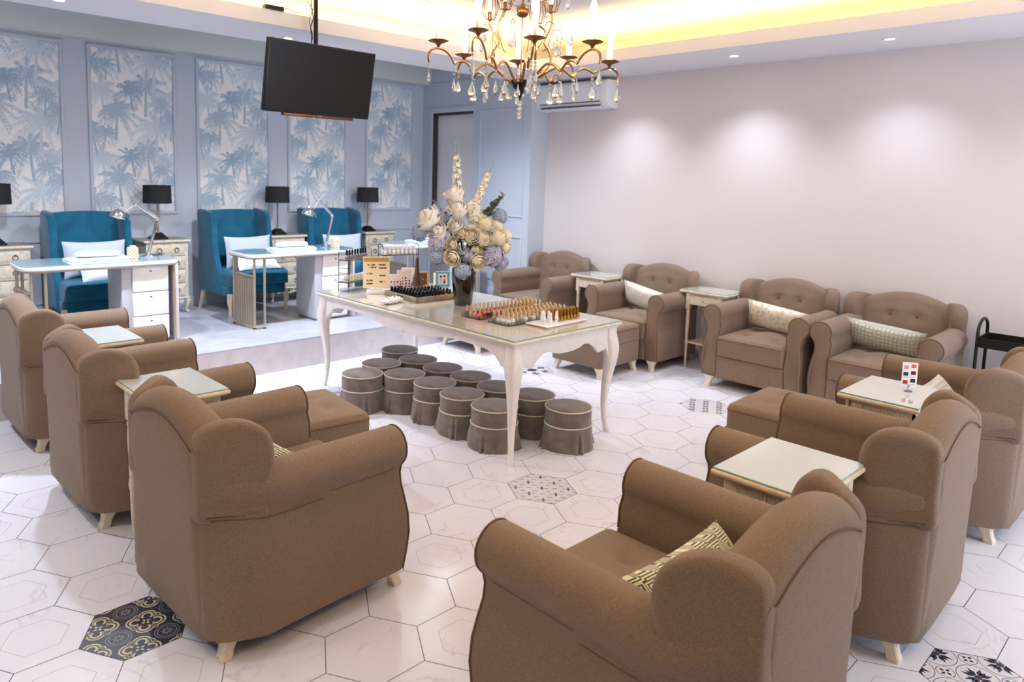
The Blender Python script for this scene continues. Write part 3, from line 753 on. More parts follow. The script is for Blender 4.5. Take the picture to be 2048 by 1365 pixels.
# menu card in a clear stand
t = thing('menu_card_holder', 'small menu card with pictures on a clear stand, on the right side table', 'menu card', (.975, -1.50, .7375), rad(-52))
b = MB(); b.lathe([(.018, 0), (.018, .004), (.006, .010), (.004, .022), (.007, .026), (.001, .03)], 'clear_acrylic', n=14); b.build('stand', t)
b = MB(); b.box(-.035, .035, -.001, .001, .024, .145, 'white_gloss')
for i, (px, pz, k) in enumerate(((-.018, .122, 'ink_pink'), (.016, .128, 'ink_coral'), (-.018, .088, 'ink_dark'), (.016, .094, 'ink_wine'), (-.018, .048, 'ink_red'), (.016, .055, 'ink_dark'))):
    b.box(px - .011, px + .011, -.0016, .0016, pz - .010, pz + .008, k)
for z in (.070, .073, .036, .033): b.box(-.028, .028, -.0014, .0014, z, z + .0012, 'ink_grey')
b.build('card', t)

# ================================================================== FOOTSTOOLS
def footstool(label, seed):
    rg = random.Random(seed); t = thing('footstool', label, 'footstool', group='grey skirted footstools under the white table')
    b = MB(); ph = rg.uniform(0, 6)
    b.lathe([(.001, .150), (.148, .150), (.150, .16), (.151, .24), (.149, .262), (.140, .270), (.10, .276), (.05, .278), (.001, .279)], 'stool_velvet', n=36); b.build('seat', t, ang=50)
    b = MB(); b.tube([(.151 * math.cos(2 * PI * i / 36), .151 * math.sin(2 * PI * i / 36), .262) for i in range(36)], .0045, 'stool_piping', n=6, closed=True)
    b.tube([(.154 * math.cos(2 * PI * i / 36), .154 * math.sin(2 * PI * i / 36), .158) for i in range(36)], .0045, 'stool_piping', n=6, closed=True); b.build('piping', t)
    b = MB(); pl = [ph + k * PI / 2 for k in range(4)]
    def wob(a, z):
        f = (.158 - z) / .158; w = 1
        for p in pl:
            d = (a - p + PI) % (2 * PI) - PI; w += f * (.16 * math.exp(-((abs(d) - .10) / .06) ** 2) - .12 * math.exp(-(d / .05) ** 2))
        return w + f * (.015 * math.sin(3 * a + ph))
    b.lathe([(.153, .158), (.156, .13), (.160, .09), (.165, .04), (.168, .003), (.150, .003), (.148, .15)], 'stool_velvet', n=96, wob=wob); b.build('skirt', t, ang=55)
    return t
ST13 = [(0.010, 1.800, 'at the left end of the front row'), (0.290, 1.950, 'behind the left end of the front row, second from the step'), (0.670, 2.220, 'farthest of all, nearest the platform step'), (0.250, 1.600, 'second from the left in the front row'), (0.590, 1.870, 'second farthest in the right row'), (0.280, 1.285, 'third from the left in the front row'), (0.580, 1.555, 'third farthest in the right row'), (0.255, 0.965, 'fourth from the left in the front row'), (0.590, 1.245, 'fourth farthest in the right row'), (0.250, 0.645, 'in the front row right beside the nearest table leg'), (0.570, 0.935, 'mostly hidden just behind the nearest table leg'), (0.625, 0.655, 'right of the nearest table leg in the back row'), (0.620, 0.335, 'nearest and rightmost of all, with a flared loose skirt corner')]
for i, (x, y, l) in enumerate(ST13):
    s = footstool('grey velvet skirted footstool ' + l, 40 + i); s.location = (x, y, 0)

# ================================================================== CENTRE TABLE
t = thing('display_table', 'long white table with cabriole legs, scalloped apron and glass top', 'table', (0, 0, 0))
X0, X1, Y0, Y1 = .055, 1.075, .30, 2.50
b = MB(); b.rbox(X0 - .02, X1 + .02, Y0 - .02, Y1 + .02, .752, .772, .008, 'wash_wood'); b.rbox(X0 - .005, X1 + .005, Y0 - .005, Y1 + .005, .738, .753, .005, 'white_paint'); b.box(X0 - .01, X1 + .01, Y0 - .01, Y1 + .01, .7718, .7725, 'table_wood'); b.build('table_top', t)
b = MB(); b.box(X0 - .012, X1 + .012, Y0 - .012, Y1 + .012, .7726, .7815, 'glass_edge'); b.box(X0 - .010, X1 + .010, Y0 - .010, Y1 + .010, .7815, .782, 'glass_top_tint' if 'glass_top_tint' in M else 'table_wood'); b.build('glass_top', t)
LA = [(2.37, .60), (2.333, .648), (2.25, .678), (2.124, .684), (1.99, .688), (1.912, .686), (1.76, .665), (1.604, .640), (1.50, .633), (1.36, .630), (1.30, .640)]
half = [(y - 1.40, z) for y, z in LA if y > 1.39]
prof_l = [(1.40 + d, z) for d, z in half] + [(1.41, .632), (1.40, .655), (1.39, .632)] + [(1.40 - d, z) for d, z in reversed(half)]
for x in (X0 + .03, X1 - .03):
    o = [(y, z) for y, z in prof_l]; o = [(Y1 - .03, .745), (Y1 - .03, .60)] + o + [(Y0 + .03, .60), (Y0 + .03, .745)]
    b = MB(); b.slab(o, .022, .003, 'white_paint', tr(x, 0, 0) @ TYZ, k=2); b.build('apron', t)
SA = [(.241, .58), (.270, .61), (.296, .632), (.34, .658), (.395, .662), (.44, .645), (.50, .634), (.565, .632)]
sp = SA + [(2 * .565 - x, z) for x, z in reversed(SA[:-1])]
sp = [(.14, .60)] + [(x, z) for x, z in sp if .15 < x < .98] + [(.99, .60)]
for y in (Y0 + .03, Y1 - .03):
    o = [(X0 + .03, .745)] + sp + [(X1 - .03, .745)]
    b = MB(); b.slab(o, .022, .003, 'white_paint', tr(0, y, 0) @ TX, k=2); b.build('apron', t)
for (lx, sx) in ((X0 + .045, -1), (X1 - .045, 1)):
    for (ly, sy) in ((Y0 + .045, -1), (Y1 - .045, 1)):
        b = MB(); rs = []
        for (z, w, off) in ((.745, .088, .0), (.70, .090, .0), (.66, .094, .004), (.62, .094, .012), (.57, .088, .016), (.50, .074, .014), (.42, .060, .006), (.32, .048, -.004), (.20, .037, -.008), (.10, .031, -.004), (.04, .030, .004), (.012, .036, .010), (0, .034, .010)):
            q = w / 2; c = q * .3; cx, cy = lx + sx * off, ly + sy * off
            rs.append([(cx + a, cy + e, z) for a, e in ((-q + c, -q), (q - c, -q), (q, -q + c), (q, q - c), (q - c, q), (-q + c, q), (-q, q - c), (-q, -q + c))])
        b.loft(rs[::-1], 'white_paint')
        # ears that carry the apron curve into the leg
        for ax in (0, 1):
            e = [(0, .70), (0, .50), (.012, .55), (.03, .59), (.06, .615), (.10, .64), (.10, .70)]
            if ax == 0:
                o = [(lx - sx * (.025 + p[0]), p[1]) for p in e]; b.slab(o, .03, .004, 'white_paint', tr(0, ly + sy * .012, 0) @ TX, k=2)
            else:
                o = [(ly - sy * (.025 + p[0]), p[1]) for p in e]; b.slab(o, .03, .004, 'white_paint', tr(lx + sx * .012, 0, 0) @ TYZ, k=2)
        b.build('leg', t, ang=50)

# ================================================================== MANICURE DESKS on the platform
def blob(x0, x1, y0, y1, r, n=6):
    o = []
    for (cx, cy, a0) in ((x1 - r, y1 - r, 0), (x0 + r, y1 - r, PI / 2), (x0 + r, y0 + r, PI), (x1 - r, y0 + r, 3 * PI / 2)): o += circ(cx, cy, r, a0, a0 + PI / 2, n)
    return o
def desk(label):
    t = thing('manicure_desk', label, 'desk', group='white manicure desks on the platform')
    b = MB(); o = blob(-.585, .585, -.27, .27, .11); b.slab(o, .032, .008, 'desk_white', tr(0, 0, .686)); b.slab(blob(-.575, .575, -.26, .26, .10), .012, .002, 'champagne_metal', tr(0, 0, .664), k=1); b.build('desktop', t)
    b = MB(); b.slab(blob(-.578, .578, -.263, .263, .105), .006, .001, 'glass_edge', tr(0, 0, .7055), k=1); b.slab(blob(-.576, .576, -.261, .261, .104), .0006, .0001, 'glass_blue', tr(0, 0, .7090), k=1); b.build('glass_top', t)
    b = MB(); b.rbox(.12, .49, -.20, .17, .02, .660, .006, 'desk_grey'); pd = b.build('pedestal', t)
    b = MB(); b.rbox(.14, .47, -.18, .15, .0, .02, .003, 'champagne_metal'); b.build('plinth', pd)
    for (z0, z1) in ((.445, .655), (.24, .438), (.03, .233)):
        b = MB(); b.rbox(.20, .488, -.222, -.200, z0, z1, .004, 'white_gloss'); dr = b.build('drawer', t); dr['label'] = 'white drawer front'
        b = MB(); b.rbox(.335, .352, -.2235, -.2215, z1 - .045, z1 - .035, .001, 'black_metal'); b.build('lock', dr)
    b = MB()
    for (x, y) in ((-.52, -.215), (-.43, -.235), (-.545, .16), (-.50, .2)): b.tube([(x, y, .012), (x, y, .664)], .012, 'champagne_metal', n=10)
    b.tube([(-.545, .16, .02), (-.545, .0, .02), (-.535, -.16, .02), (-.52, -.215, .02), (-.48, -.238, .02), (-.43, -.238, .02)], .011, 'champagne_metal', n=8)
    b.build('side_frame', t)
    b = MB()
    for i in range(9):
        f = i / 8; x = -.545 + .022 * f; y = .15 - .35 * f; b.box(x - .004, x + .004, y - .019, y + .019, .03, .50, 'champagne_metal')
    b.box(-.552, -.526, -.21, .17, .495, .508, 'champagne_metal'); b.build('slatted_panel', t)
    for (x, y) in ((-.52, -.215), (-.43, -.235), (-.545, .16)):
        b = MB(); b.lathe([(.001, 0), (.016, 0), (.016, .006), (.008, .014), (.001, .014)], 'black_plastic', c=(x, y, 0), n=12); b.build('foot', t)
    b = MB(); b.rbox(.545, .572, -.22, .16, .012, .662, .003, 'desk_white'); b.tube([(.53, -.235, .012), (.53, -.235, .664)], .011, 'champagne_metal', n=8); b.build('end_panel', t)
    return t
DK = desk('white manicure desk with glass top and three drawers, leftmost on the platform')
DK.location = (-1.20, 3.87, ZP)
dup(DK, (.585, 3.87, ZP), 0, 'white manicure desk with slatted metal side, in the middle of the platform')
dup(DK, (2.36, 3.87, ZP), 0, 'white manicure desk behind the flowers, rightmost on the platform')
ZD = ZP + .7095
def towel_rest(x, y, w, l1, l2):
    b = MB(); b.rbox(-w / 2 - .05, w / 2 + .05, -.10, .10, 0, .012, .005, 'white_linen', rc=.02); b.rbox(-w / 2 - .035, w / 2 + .04, -.085, .09, .012, .022, .004, 'white_linen', rc=.02)
    b.build('folded_towel', loc=(x, y, ZD), label=l1, cat='towel', group='folded towels on the desks')
    b = MB(); rs = []
    for i in range(15):
        u = -1 + 2 * i / 14; k = (1 - abs(u) ** 5) ** .5; k = max(k, .06)
        rs.append([(u * w / 2, .055 * k * math.cos(a), .028 + .026 * k * math.sin(a)) for a in [2 * PI * j / 16 for j in range(16)]])
    b.loft(rs, 'white_linen'); b.build('hand_rest', loc=(x, y, ZD + .022), label=l2, cat='hand rest', ang=80)
towel_rest(-1.20, 3.86, .36, 'folded white towel under the hand rest on the leftmost desk', 'white padded hand rest on the leftmost desk')
towel_rest(.56, 3.86, .36, 'folded white towel under the hand rest on the middle desk', 'white padded hand rest on the middle desk')
towel_rest(2.28, 3.92, .34, 'folded white towel under the hand rest on the rightmost desk', 'white padded hand rest behind the flowers on the rightmost desk')
def crystal_box(x, y, lab):
    b = MB(); b.rbox(-.035, .035, -.035, .035, 0, .095, .004, 'cream_card')
    for i in range(5):
        for j in range(7):
            for sx in (0, 1):
                q = -.028 + .014 * i; z = .008 + .0132 * j
                c = (q, -.035, z) if sx == 0 else (-.035, q, z); b.ball(c, .0058, 'ink_white' if (i + j) % 2 else 'ink_gold', n=6)
    b.rbox(-.022, .022, -.022, .022, .09, .110, .006, 'ink_white'); b.build('tissue_cube', loc=(x, y, ZD), label=lab, cat='box')
crystal_box(-.945, 3.80, 'small cream beaded cube beside the clear lamp on the leftmost desk')
crystal_box(1.005, 3.78, 'small cream beaded cube beside the clear lamp on the middle desk')
def magnifier(bx, by, pts, head, lab):
    t = thing('desk_lamp', lab, 'desk lamp', (0, 0, 0), group='clear jointed lamps on the desks')
    b = MB(); b.lathe([(.001, 0), (.062, 0), (.066, .006), (.060, .014), (.02, .018), (.012, .04), (.001, .045)], 'chrome', c=(bx, by, ZD), n=24); b.build('lamp_base', t)
    p0 = Vector((bx, by, ZD + .04)); P = [Vector(p) for p in pts]
    b = MB(); b.tube([p0, P[0]], .010, 'chrome', n=8); b.tube([p0 + Vector((.014, 0, 0)), P[0] + Vector((.014, 0, 0))], .004, 'chrome', n=6); b.build('lower_arm', t)
    b = MB(); b.tube([P[0], P[1]], .008, 'chrome', n=8); b.tube([P[0] + Vector((0, 0, .02)), P[1] + Vector((0, 0, .02))], .004, 'chrome', n=6); b.ball(tuple(P[0]), .018, 'chrome', n=10); b.ball(tuple(P[1]), .016, 'chrome', n=10); b.tube([P[1], P[2]], .006, 'chrome', n=6); b.build('upper_arm', t)
    T = tr(*head) @ Matrix.Rotation(rad(18), 4, 'Y')
    b = MB(); b.lathe([(.058, -.035), (.062, -.03), (.055, .0), (.035, .03), (.016, .04), (.010, .06), (.001, .062)], 'chrome', n=24, T=T); hd = b.build('lamp_head', t)
    b = MB(); b.ball((0, 0, -.015), .028, 'ink_gold', n=12, T=T); b.build('bulb', hd)
    b = MB(); b.tube([Vector(head) + Vector((.05, 0, .02)), Vector(head) + Vector((.09, 0, -.06))], .004, 'chrome', n=6); b.build('handle', hd)
magnifier(-.79, 3.89, [(-.725, 3.85, 1.298), (-.900, 3.85, 1.425), (-.98, 3.85, 1.37)], (-1.035, 3.85, 1.345), 'clear chrome jointed lamp on the leftmost desk')
magnifier(.965, 3.89, [(1.01, 3.85, 1.295), (.852, 3.85, 1.45), (.80, 3.85, 1.37)], (.735, 3.85, 1.34), 'clear chrome jointed lamp on the middle desk')
for (x, lab) in ((-.70, 'lamp cable trailing over the right end of the leftmost desk'),):
    b = MB(); b.tube([(x - .06, 3.92, ZD + .006), (x, 3.95, ZD + .006), (x + .06, 4.0, ZD + .005), (x + .11, 4.08, ZD + .004)], .003, 'black_plastic', n=5); b.build('lamp_cable', label=lab, cat='cable')

# ================================================================== TEAL WING CHAIRS
def teal_chair(label):
    t = thing('velvet_wing_chair', label, 'armchair', group='teal velvet wing chairs')
    b = MB(); b.rbox(-.325, .325, -.33, .34, .19, .30, .02, 'teal_velvet', rc=.07); b.build('base', t)
    b = MB(); cushion_mesh(.318, .30, .30, .45, .05, .025, [], 'teal_velvet', b, cy=-.08, dd=0, front=.05); b.build('seat_cushion', t)
    # back
    b = MB(); rs = []
    for i in range(17):
        x = -.285 + .57 * i / 16; a = x / .285; H = 1.055 - .015 * a * a
        rs.append([(x, y, z) for y, z in ((.22, .28), (.25, .6), (.30, H - .02), (.295, H - .004), (.275, H), (.25, H - .006), (.238, H - .02), (.19 - .015 * (1 - a * a), .75), (.15 - .03 * (1 - a * a), .5), (.13, .28))])
    b.loft(rs, 'teal_velvet'); b.build('backrest', t, ang=60)
    for sx in (-1, 1):
        o = [(.33, .20), (.33, .62), (.345, 1.0), (.335, 1.045), (.30, 1.06), (.15, 1.045), (.07, 1.02), (.035, .97), (.02, .85), (.0, .70), (-.02, .60), (-.05, .52), (-.09, .46), (-.12, .40), (-.14, .30), (-.14, .20)]
        b = MB(); T = Matrix.Identity(4); b.slab(o, .066, .020, 'teal_velvet', tr(sx * .315, 0, 0) @ TYZ, k=3); b.build('wing', t, ang=60)
    for sx in (-1, 1):
        b = MB(); pts = [(sx * .31, .28, .22), (sx * .315, .31, .12), (sx * .32, .36, .0)]; b.tube(pts, [.028, .024, .018], 'leg_cream', n=8); b.build('leg', t)
        b = MB(); b.tube([(sx * .31, -.28, .22), (sx * .325, -.30, .13), (sx * .315, -.295, .06), (sx * .325, -.305, .0)], [.034, .028, .018, .020], 'leg_cream', n=8); b.build('leg', t)
    return t
TC = teal_chair('teal velvet wing chair behind the leftmost desk'); TC.location = (-1.02, 4.66, ZP)
dup(TC, (.445, 4.68, ZP), rad(4), 'teal velvet wing chair behind the middle desk, its cream leg showing')
dup(TC, (1.60, 4.70, ZP), rad(-4), 'teal velvet wing chair farthest right, behind the middle desk end')
def pil2(x, y, z, rz, w, h, t, tilt, lab, roll=0): pillow('throw_pillow', w, h, t, 'pale_linen' if h > .24 else 'white_linen', tr(x, y, z) @ Matrix.Rotation(rz, 4, 'Z') @ Matrix.Rotation(roll, 4, 'Y') @ Matrix.Rotation(rad(90) + tilt, 4, 'X'), lab)
pil2(-1.02, 4.60, ZP + .63, 0, .53, .34, .14, rad(-8), 'wide pale grey pillow standing in the leftmost teal chair')
pil2(-.98, 4.45, ZP + .53, 0, .42, .23, .12, rad(-50), 'white pillow lying on the seat of the leftmost teal chair')
pil2(.46, 4.60, ZP + .62, rad(4), .53, .34, .14, rad(-8), 'wide pale grey pillow standing in the middle teal chair')
pil2(.46, 4.42, ZP + .53, 0, .46, .23, .12, rad(-55), 'white pillow lying on the seat of the middle teal chair')
pil2(1.62, 4.60, ZP + .62, rad(-4), .50, .30, .13, rad(-10), 'pale pillow in the rightmost teal chair beside the clear lamp')

# ================================================================== CHESTS AND TABLE LAMPS
def chest(label):
    t = thing('chest_of_drawers', label, 'chest', group='cream chests between the teal chairs')
    b = MB(); b.rbox(-.205, .205, -.17, .17, .155, .735, .006, 'chest_cream'); b.build('carcass', t)
    b = MB(); b.rbox(-.23, .23, -.195, .18, .735, .760, .008, 'chest_cream'); b.box(-.222, .222, -.187, .172, .7595, .7615, 'chest_top'); b.build('top', t)
    for i, (z0, z1) in enumerate(((.60, .715), (.46, .585), (.32, .445), (.185, .305))):
        b = MB(); b.rbox(-.17, .17, -.182, -.165, z0, z1, .005, 'chest_cream'); b.rbox(-.15, .15, -.186, -.178, z0 + .018, z1 - .018, .004, 'chest_cream'); dr = b.build('drawer', t)
        b = MB(); zc = (z0 + z1) / 2
        for sx in (-1, 1): b.tube([(sx * .085 + .022 * math.cos(a), -.192, zc + .022 * math.sin(a)) for a in [2 * PI * k / 12 for k in range(12)]], .003, 'black_metal', n=5, closed=True); b.ball((sx * .085, -.192, zc + .02), .006, 'black_metal', n=6)
        b.build('handle', dr)
    b = MB()
    for sx in (-1, 1):
        for k in range(3): cx = sx * (.035 + .045 * k); b.tube([(cx + .018 * math.cos(a), -.178, .140 - .008 * k + .018 * math.sin(a)) for a in [2 * PI * q / 10 for q in range(10)]], .005, 'chest_cream', n=5, closed=True)
    b.rbox(-.21, .21, -.185, -.165, .155, .172, .004, 'chest_cream'); b.tube([(-.15, -.178, .13), (-.07, -.178, .118), (0, -.178, .105), (.07, -.178, .118), (.15, -.178, .13)], .008, 'chest_cream', n=6); b.build('carved_apron', t)
    for sx in (-1, 1):
        for sy in (-1, 1):
            b = MB(); x, y = sx * .185, sy * .15; b.tube([(x, y, .17), (x + sx * .018, y + sy * .015, .125), (x + sx * .006, y + sy * .004, .07), (x, y, .035), (x + sx * .02, y + sy * .015, .012)], [.026, .026, .015, .012, .014], 'chest_cream', n=8); b.build('leg', t)
    return t
CH = chest('cream chest of drawers at the left edge, between lamp and desk'); CH.location = (-1.70, 4.95, ZP)
for (x, lab) in ((-.31, 'cream chest of drawers between the left and middle teal chairs'), (1.02, 'cream chest of drawers between the middle and right teal chairs'), (2.27, 'cream chest of drawers right of the last teal chair, behind the rightmost desk')):
    dup(CH, (x, 4.95, ZP), 0, lab)
def table_lamp(label):
    t = thing('table_lamp', label, 'lamp', group='black shaded table lamps')
    b = MB(); 
    for (w, z0, z1) in ((.075, 0, .022), (.060, .022, .036), (.048, .036, .050), (.034, .050, .066)): b.rbox(-w, w, -w, w, z0, z1, .003, 'black_metal')
    b.build('lamp_base', t)
    b = MB(); b.lathe([(.001, .066), (.013, .066), (.009, .075), (.011, .10), (.008, .12), (.0085, .22), (.012, .23), (.008, .24), (.0075, .33), (.010, .335), (.006, .345), (.006, .40), (.001, .40)], 'lamp_gold', n=12); b.build('stem', t)
    b = MB(); b.loft([[(.135 * math.cos(2 * PI * j / 32), .135 * math.sin(2 * PI * j / 32), .36) for j in range(32)], [(.130 * math.cos(2 * PI * j / 32), .130 * math.sin(2 * PI * j / 32), .54) for j in range(32)], [(.126 * math.cos(2 * PI * j / 32), .126 * math.sin(2 * PI * j / 32), .54) for j in range(32)], [(.131 * math.cos(2 * PI * j / 32), .131 * math.sin(2 * PI * j / 32), .36) for j in range(32)]], 'black_shade', cap=False)
    for k in range(3): b.tube([(0, 0, .40), (.13 * math.cos(k * 2.09), .13 * math.sin(k * 2.09), .37)], .002, 'black_metal', n=4)
    b.build('lamp_shade', t)
    return t
LP = table_lamp('black drum shade lamp cut by the left edge of the picture'); LP.location = (-1.73, 4.92, ZP + .7615)
for (x, lab) in ((-.35, 'black drum shade lamp on the chest between left and middle teal chairs'), (.96, 'black drum shade lamp between the middle and right teal chairs'), (2.18, 'black drum shade lamp right of the last teal chair')):
    dup(LP, (x, 4.92, ZP + .7615), 0, lab)

# ================================================================== TELEVISION on its ceiling pole
TVC = Vector((.02, 2.39, 2.43)); s_ = .93
t = thing('television', 'black flat television hanging from the ceiling on a pole, tilted down', 'television', tuple(TVC))
TT = Matrix.Rotation(rad(10.8), 4, 'X') @ Matrix.Rotation(rad(0.7), 4, 'Z')
b = MB(); b.rbox(-.465, .465, .0, .045, -.263, .263, .006, 'black_plastic', T=TT); b.build('casing', t)
b = MB(); b.box(-.452, .452, -.0015, .0, -.245, .252, 'screen_black', T=TT); b.build('screen', t)
b = MB(); b.rbox(-.30, .32, .004, .045, -.285, -.263, .003, 'bronze', T=TT); b.box(-.01, .03, .0, .004, -.272, -.266, 'ink_grey', T=TT); b.build('speaker_bar', t)
b = MB(); b.rbox(-.12, .12, .045, .07, -.12, .20, .004, 'black_metal', T=TT); b.build('wall_plate', t)
b = MB(); b.tube([(-.006, .085, .0), (-.006, .085, ZU - TVC.z)], .017, 'black_metal', n=12); b.lathe([(.05, ZU - TVC.z - .01), (.05, ZU - TVC.z), (.001, ZU - TVC.z)], 'black_metal', c=(-.006, .085, 0)); b.rbox(-.05, .04, .05, .10, .02, .10, .004, 'black_metal'); b.build('ceiling_pole', t)
b = MB(); b.tube([(-.05, .08, .20), (-.045, .08, .32), (-.055, .08, .40), (-.03, .08, .47), (-.055, .07, .56), (-.05, .08, ZU - TVC.z)], .004, 'black_plastic', n=5)
b.tube([(-.06, .08, .22), (-.03, .09, .34), (-.065, .08, .45), (-.035, .08, .54), (-.09, .08, .60), (-.17, .10, .60)], .003, 'black_plastic', n=5); b.build('cables', t)
b = MB(); b.rbox(-.075, .075, -.03, .03, -.016, .016, .004, 'black_plastic'); b.tube([(.075, 0, 0), (.12, .0, .02), (.17, 0, .0), (.24, 0, .01)], .003, 'black_plastic', n=5)
o = b.build('signal_box', loc=(-.27, 2.60 + .01, ZF + .017), label='small black signal box with wires lying on the glowing ceiling ledge', cat='electronic box')

# ================================================================== AIR CONDITIONER
t = thing('air_conditioner', 'white wall air conditioner high on the right wall behind the chandelier', 'air conditioner', (XR, 2.68, 2.50))
def acs(y): 
    return [(x, y, z) for x, z in ((-.001, .0), (-.05, -.005), (-.12, .005), (-.17, .035), (-.21, .08), (-.222, .14), (-.222, .24), (-.215, .275), (-.19, .292), (-.001, .295))]
b = MB(); b.loft([acs(-.46), acs(.46)], 'ac_white'); b.build('casing', t, ang=50)
b = MB(); 
for sy in (-1, 1):
    b = MB(); b.loft([[(x, sy * .462, z) for x, _, z in acs(0)], [(x, sy * .512, z) for x, _, z in acs(0)]][::sy], 'white_gloss'); b.build('end_cap', t, ang=50)
b = MB(); b.box(-.19, -.10, -.42, .42, .018, .030, 'ac_slot', T=Matrix.Rotation(rad(0), 4, 'Y')); b.box(-.2035, -.196, -.43, .43, .062, .072, 'ac_slot'); b.build('air_slot', t)
b = MB(); b.rbox(-.206, -.13, -.43, .43, .024, .034, .002, 'ac_white', T=tr(-.165, 0, .03) @ Matrix.Rotation(rad(-32), 4, 'Y') @ tr(.165, 0, -.03)); b.build('louver', t)
b = MB(); b.box(-.2235, -.222, -.40, -.385, .15, .153, 'ink_dark'); b.box(-.2235, -.222, -.396, -.390, .162, .175, 'ink_dark'); b.build('display_mark', t)

# ================================================================== CHANDELIER
CC = Vector((-.545, -.255, 0))
t = thing('chandelier', 'bronze candle chandelier with scrolled arms and hanging crystals', 'chandelier', tuple(CC))
def bez(P, n=10):
    o = []
    for i in range(0, len(P) - 3, 3):
        a, b_, c_, d = [Vector(p) for p in P[i:i + 4]]
        for k in range(n + (1 if i + 4 >= len(P) else 0)):
            u = k / n; o.append(a * (1 - u) ** 3 + b_ * 3 * u * (1 - u) ** 2 + c_ * 3 * u * u * (1 - u) + d * u ** 3)
    return o
b = MB(); b.lathe([(.001, 2.075), (.006, 2.09), (.012, 2.105), (.020, 2.115), (.022, 2.125), (.034, 2.135), (.036, 2.145), (.048, 2.155), (.050, 2.165), (.030, 2.172), (.001, 2.175)], 'black_metal', n=20); b.build('hub', t)
ncry = [0]
def crystal(p, s, chain=2, parent=None):
    """bead chain with a flat pear drop; p is where it hooks on"""
    b = MB(); z = p[2]
    for k in range(chain): b.ball((p[0], p[1], z - .010 - .015 * k), .0065, 'crystal', n=6); 
    z -= .012 + .015 * chain; a = R.uniform(0, PI); rs = []
    b.tube([(p[0], p[1], p[2] + .002), (p[0], p[1], z)], .0008, 'bronze', n=4)
    for (r, dz) in ((.12, 0), (.30, -.22), (.72, -.5), (1.0, -.68), (.80, -.86), (.35, -.96), (.05, -1.05)):
        ring = []
        for j in range(8):
            q = 2 * PI * j / 8; x, y = r * s * .42 * math.cos(q), r * s * .18 * math.sin(q); ring.append((p[0] + x * math.cos(a) - y * math.sin(a), p[1] + x * math.sin(a) + y * math.cos(a), z + dz * s * 1.35))
        rs.append(ring)
    b.loft(rs[::-1], 'crystal'); ncry[0] += 1
    return b.build('crystal_drop', parent or t, ang=5)
for (ang, z) in ((162, 2.300), (198, 2.313), (231, 2.280), (270, 2.290), (319, 2.262), (8, 2.325), (46, 2.315), (88, 2.322)):
    a = rad(ang); u = Vector((math.cos(a), math.sin(a), 0))
    def P(r, h): return tuple(u * r + Vector((0, 0, h)))
    h0 = 2.155; R1 = .41; zt = z - .03
    pts = bez([P(.035, h0), P(.09, h0 + .005), P(.12, h0 + .075), P(.17, h0 + .07), P(.21, h0 + .065), P(.225, h0 + .03), P(.24, h0 + .035)])
    b = MB(); b.tube(pts, .0062, 'aged_gold', n=7)
    pts2 = bez([P(.24, h0 + .035), P(.26, h0 + .10), P(.31, zt - .02), P(.315, zt - .045)]) 
    pts2 = bez([P(.24, h0 + .035), P(.27, h0 + .085), P(.30, h0 + .075), P(.325, h0 + .055)]); b.tube(pts2, .0056, 'aged_gold', n=7)
    pts3 = bez([P(.325, h0 + .055), P(.34, zt - .02), P(.375, zt), P(.40, zt), P(.43, zt), P(.455, zt - .025), P(.440, zt - .062)]); b.tube(pts3, .005, 'aged_gold', n=7); ar = b.build('arm', t)
    b = MB(); c = P(.40, z); b.lathe([(.004, -.032), (.006, -.02), (.012, -.012), (.036, -.004), (.042, .002), (.038, .001), (.010, -.002), (.001, -.002)], 'bronze', c=c, n=16, wob=lambda q, zz: 1 + .10 * math.sin(6 * q)); b.build('drip_pan', ar)
    b = MB(); b.lathe([(.001, -.002), (.0135, -.002), (.0135, .085), (.010, .09), (.001, .09)], 'candle_cream', c=c, n=14); cd = b.build('candle', t)
    b = MB(); b.lathe([(.006, .088), (.012, .10), (.0165, .118), (.0150, .138), (.009, .158), (.003, .178), (.0005, .184)], 'bulb', c=c, n=14); b.build('bulb', cd)
    crystal(P(.442, zt - .062), .045, 1); crystal(P(.325, h0 + .052), .045, 3); crystal(P(.24, h0 + .030), .05, 2)
    light('candle_glow', 'POINT', tuple(CC + Vector(P(.40, z + .14))), 7.0, (1.0, .88, .74), shadow_soft_size=.025)
for k in range(8):
    a = rad(20 + 45 * k); crystal((.17 * math.cos(a), .17 * math.sin(a), 2.215), .045, 3 if k % 2 else 4)
    crystal((.085 * math.cos(a + .3), .085 * math.sin(a + .3), 2.18), .04, 1 + k % 3)
b = MB()
for k in range(4): b.ball((0, 0, 2.062 - .020 * k), .013 - .001 * k, 'crystal', n=8)
b.build('crystal_string', t)
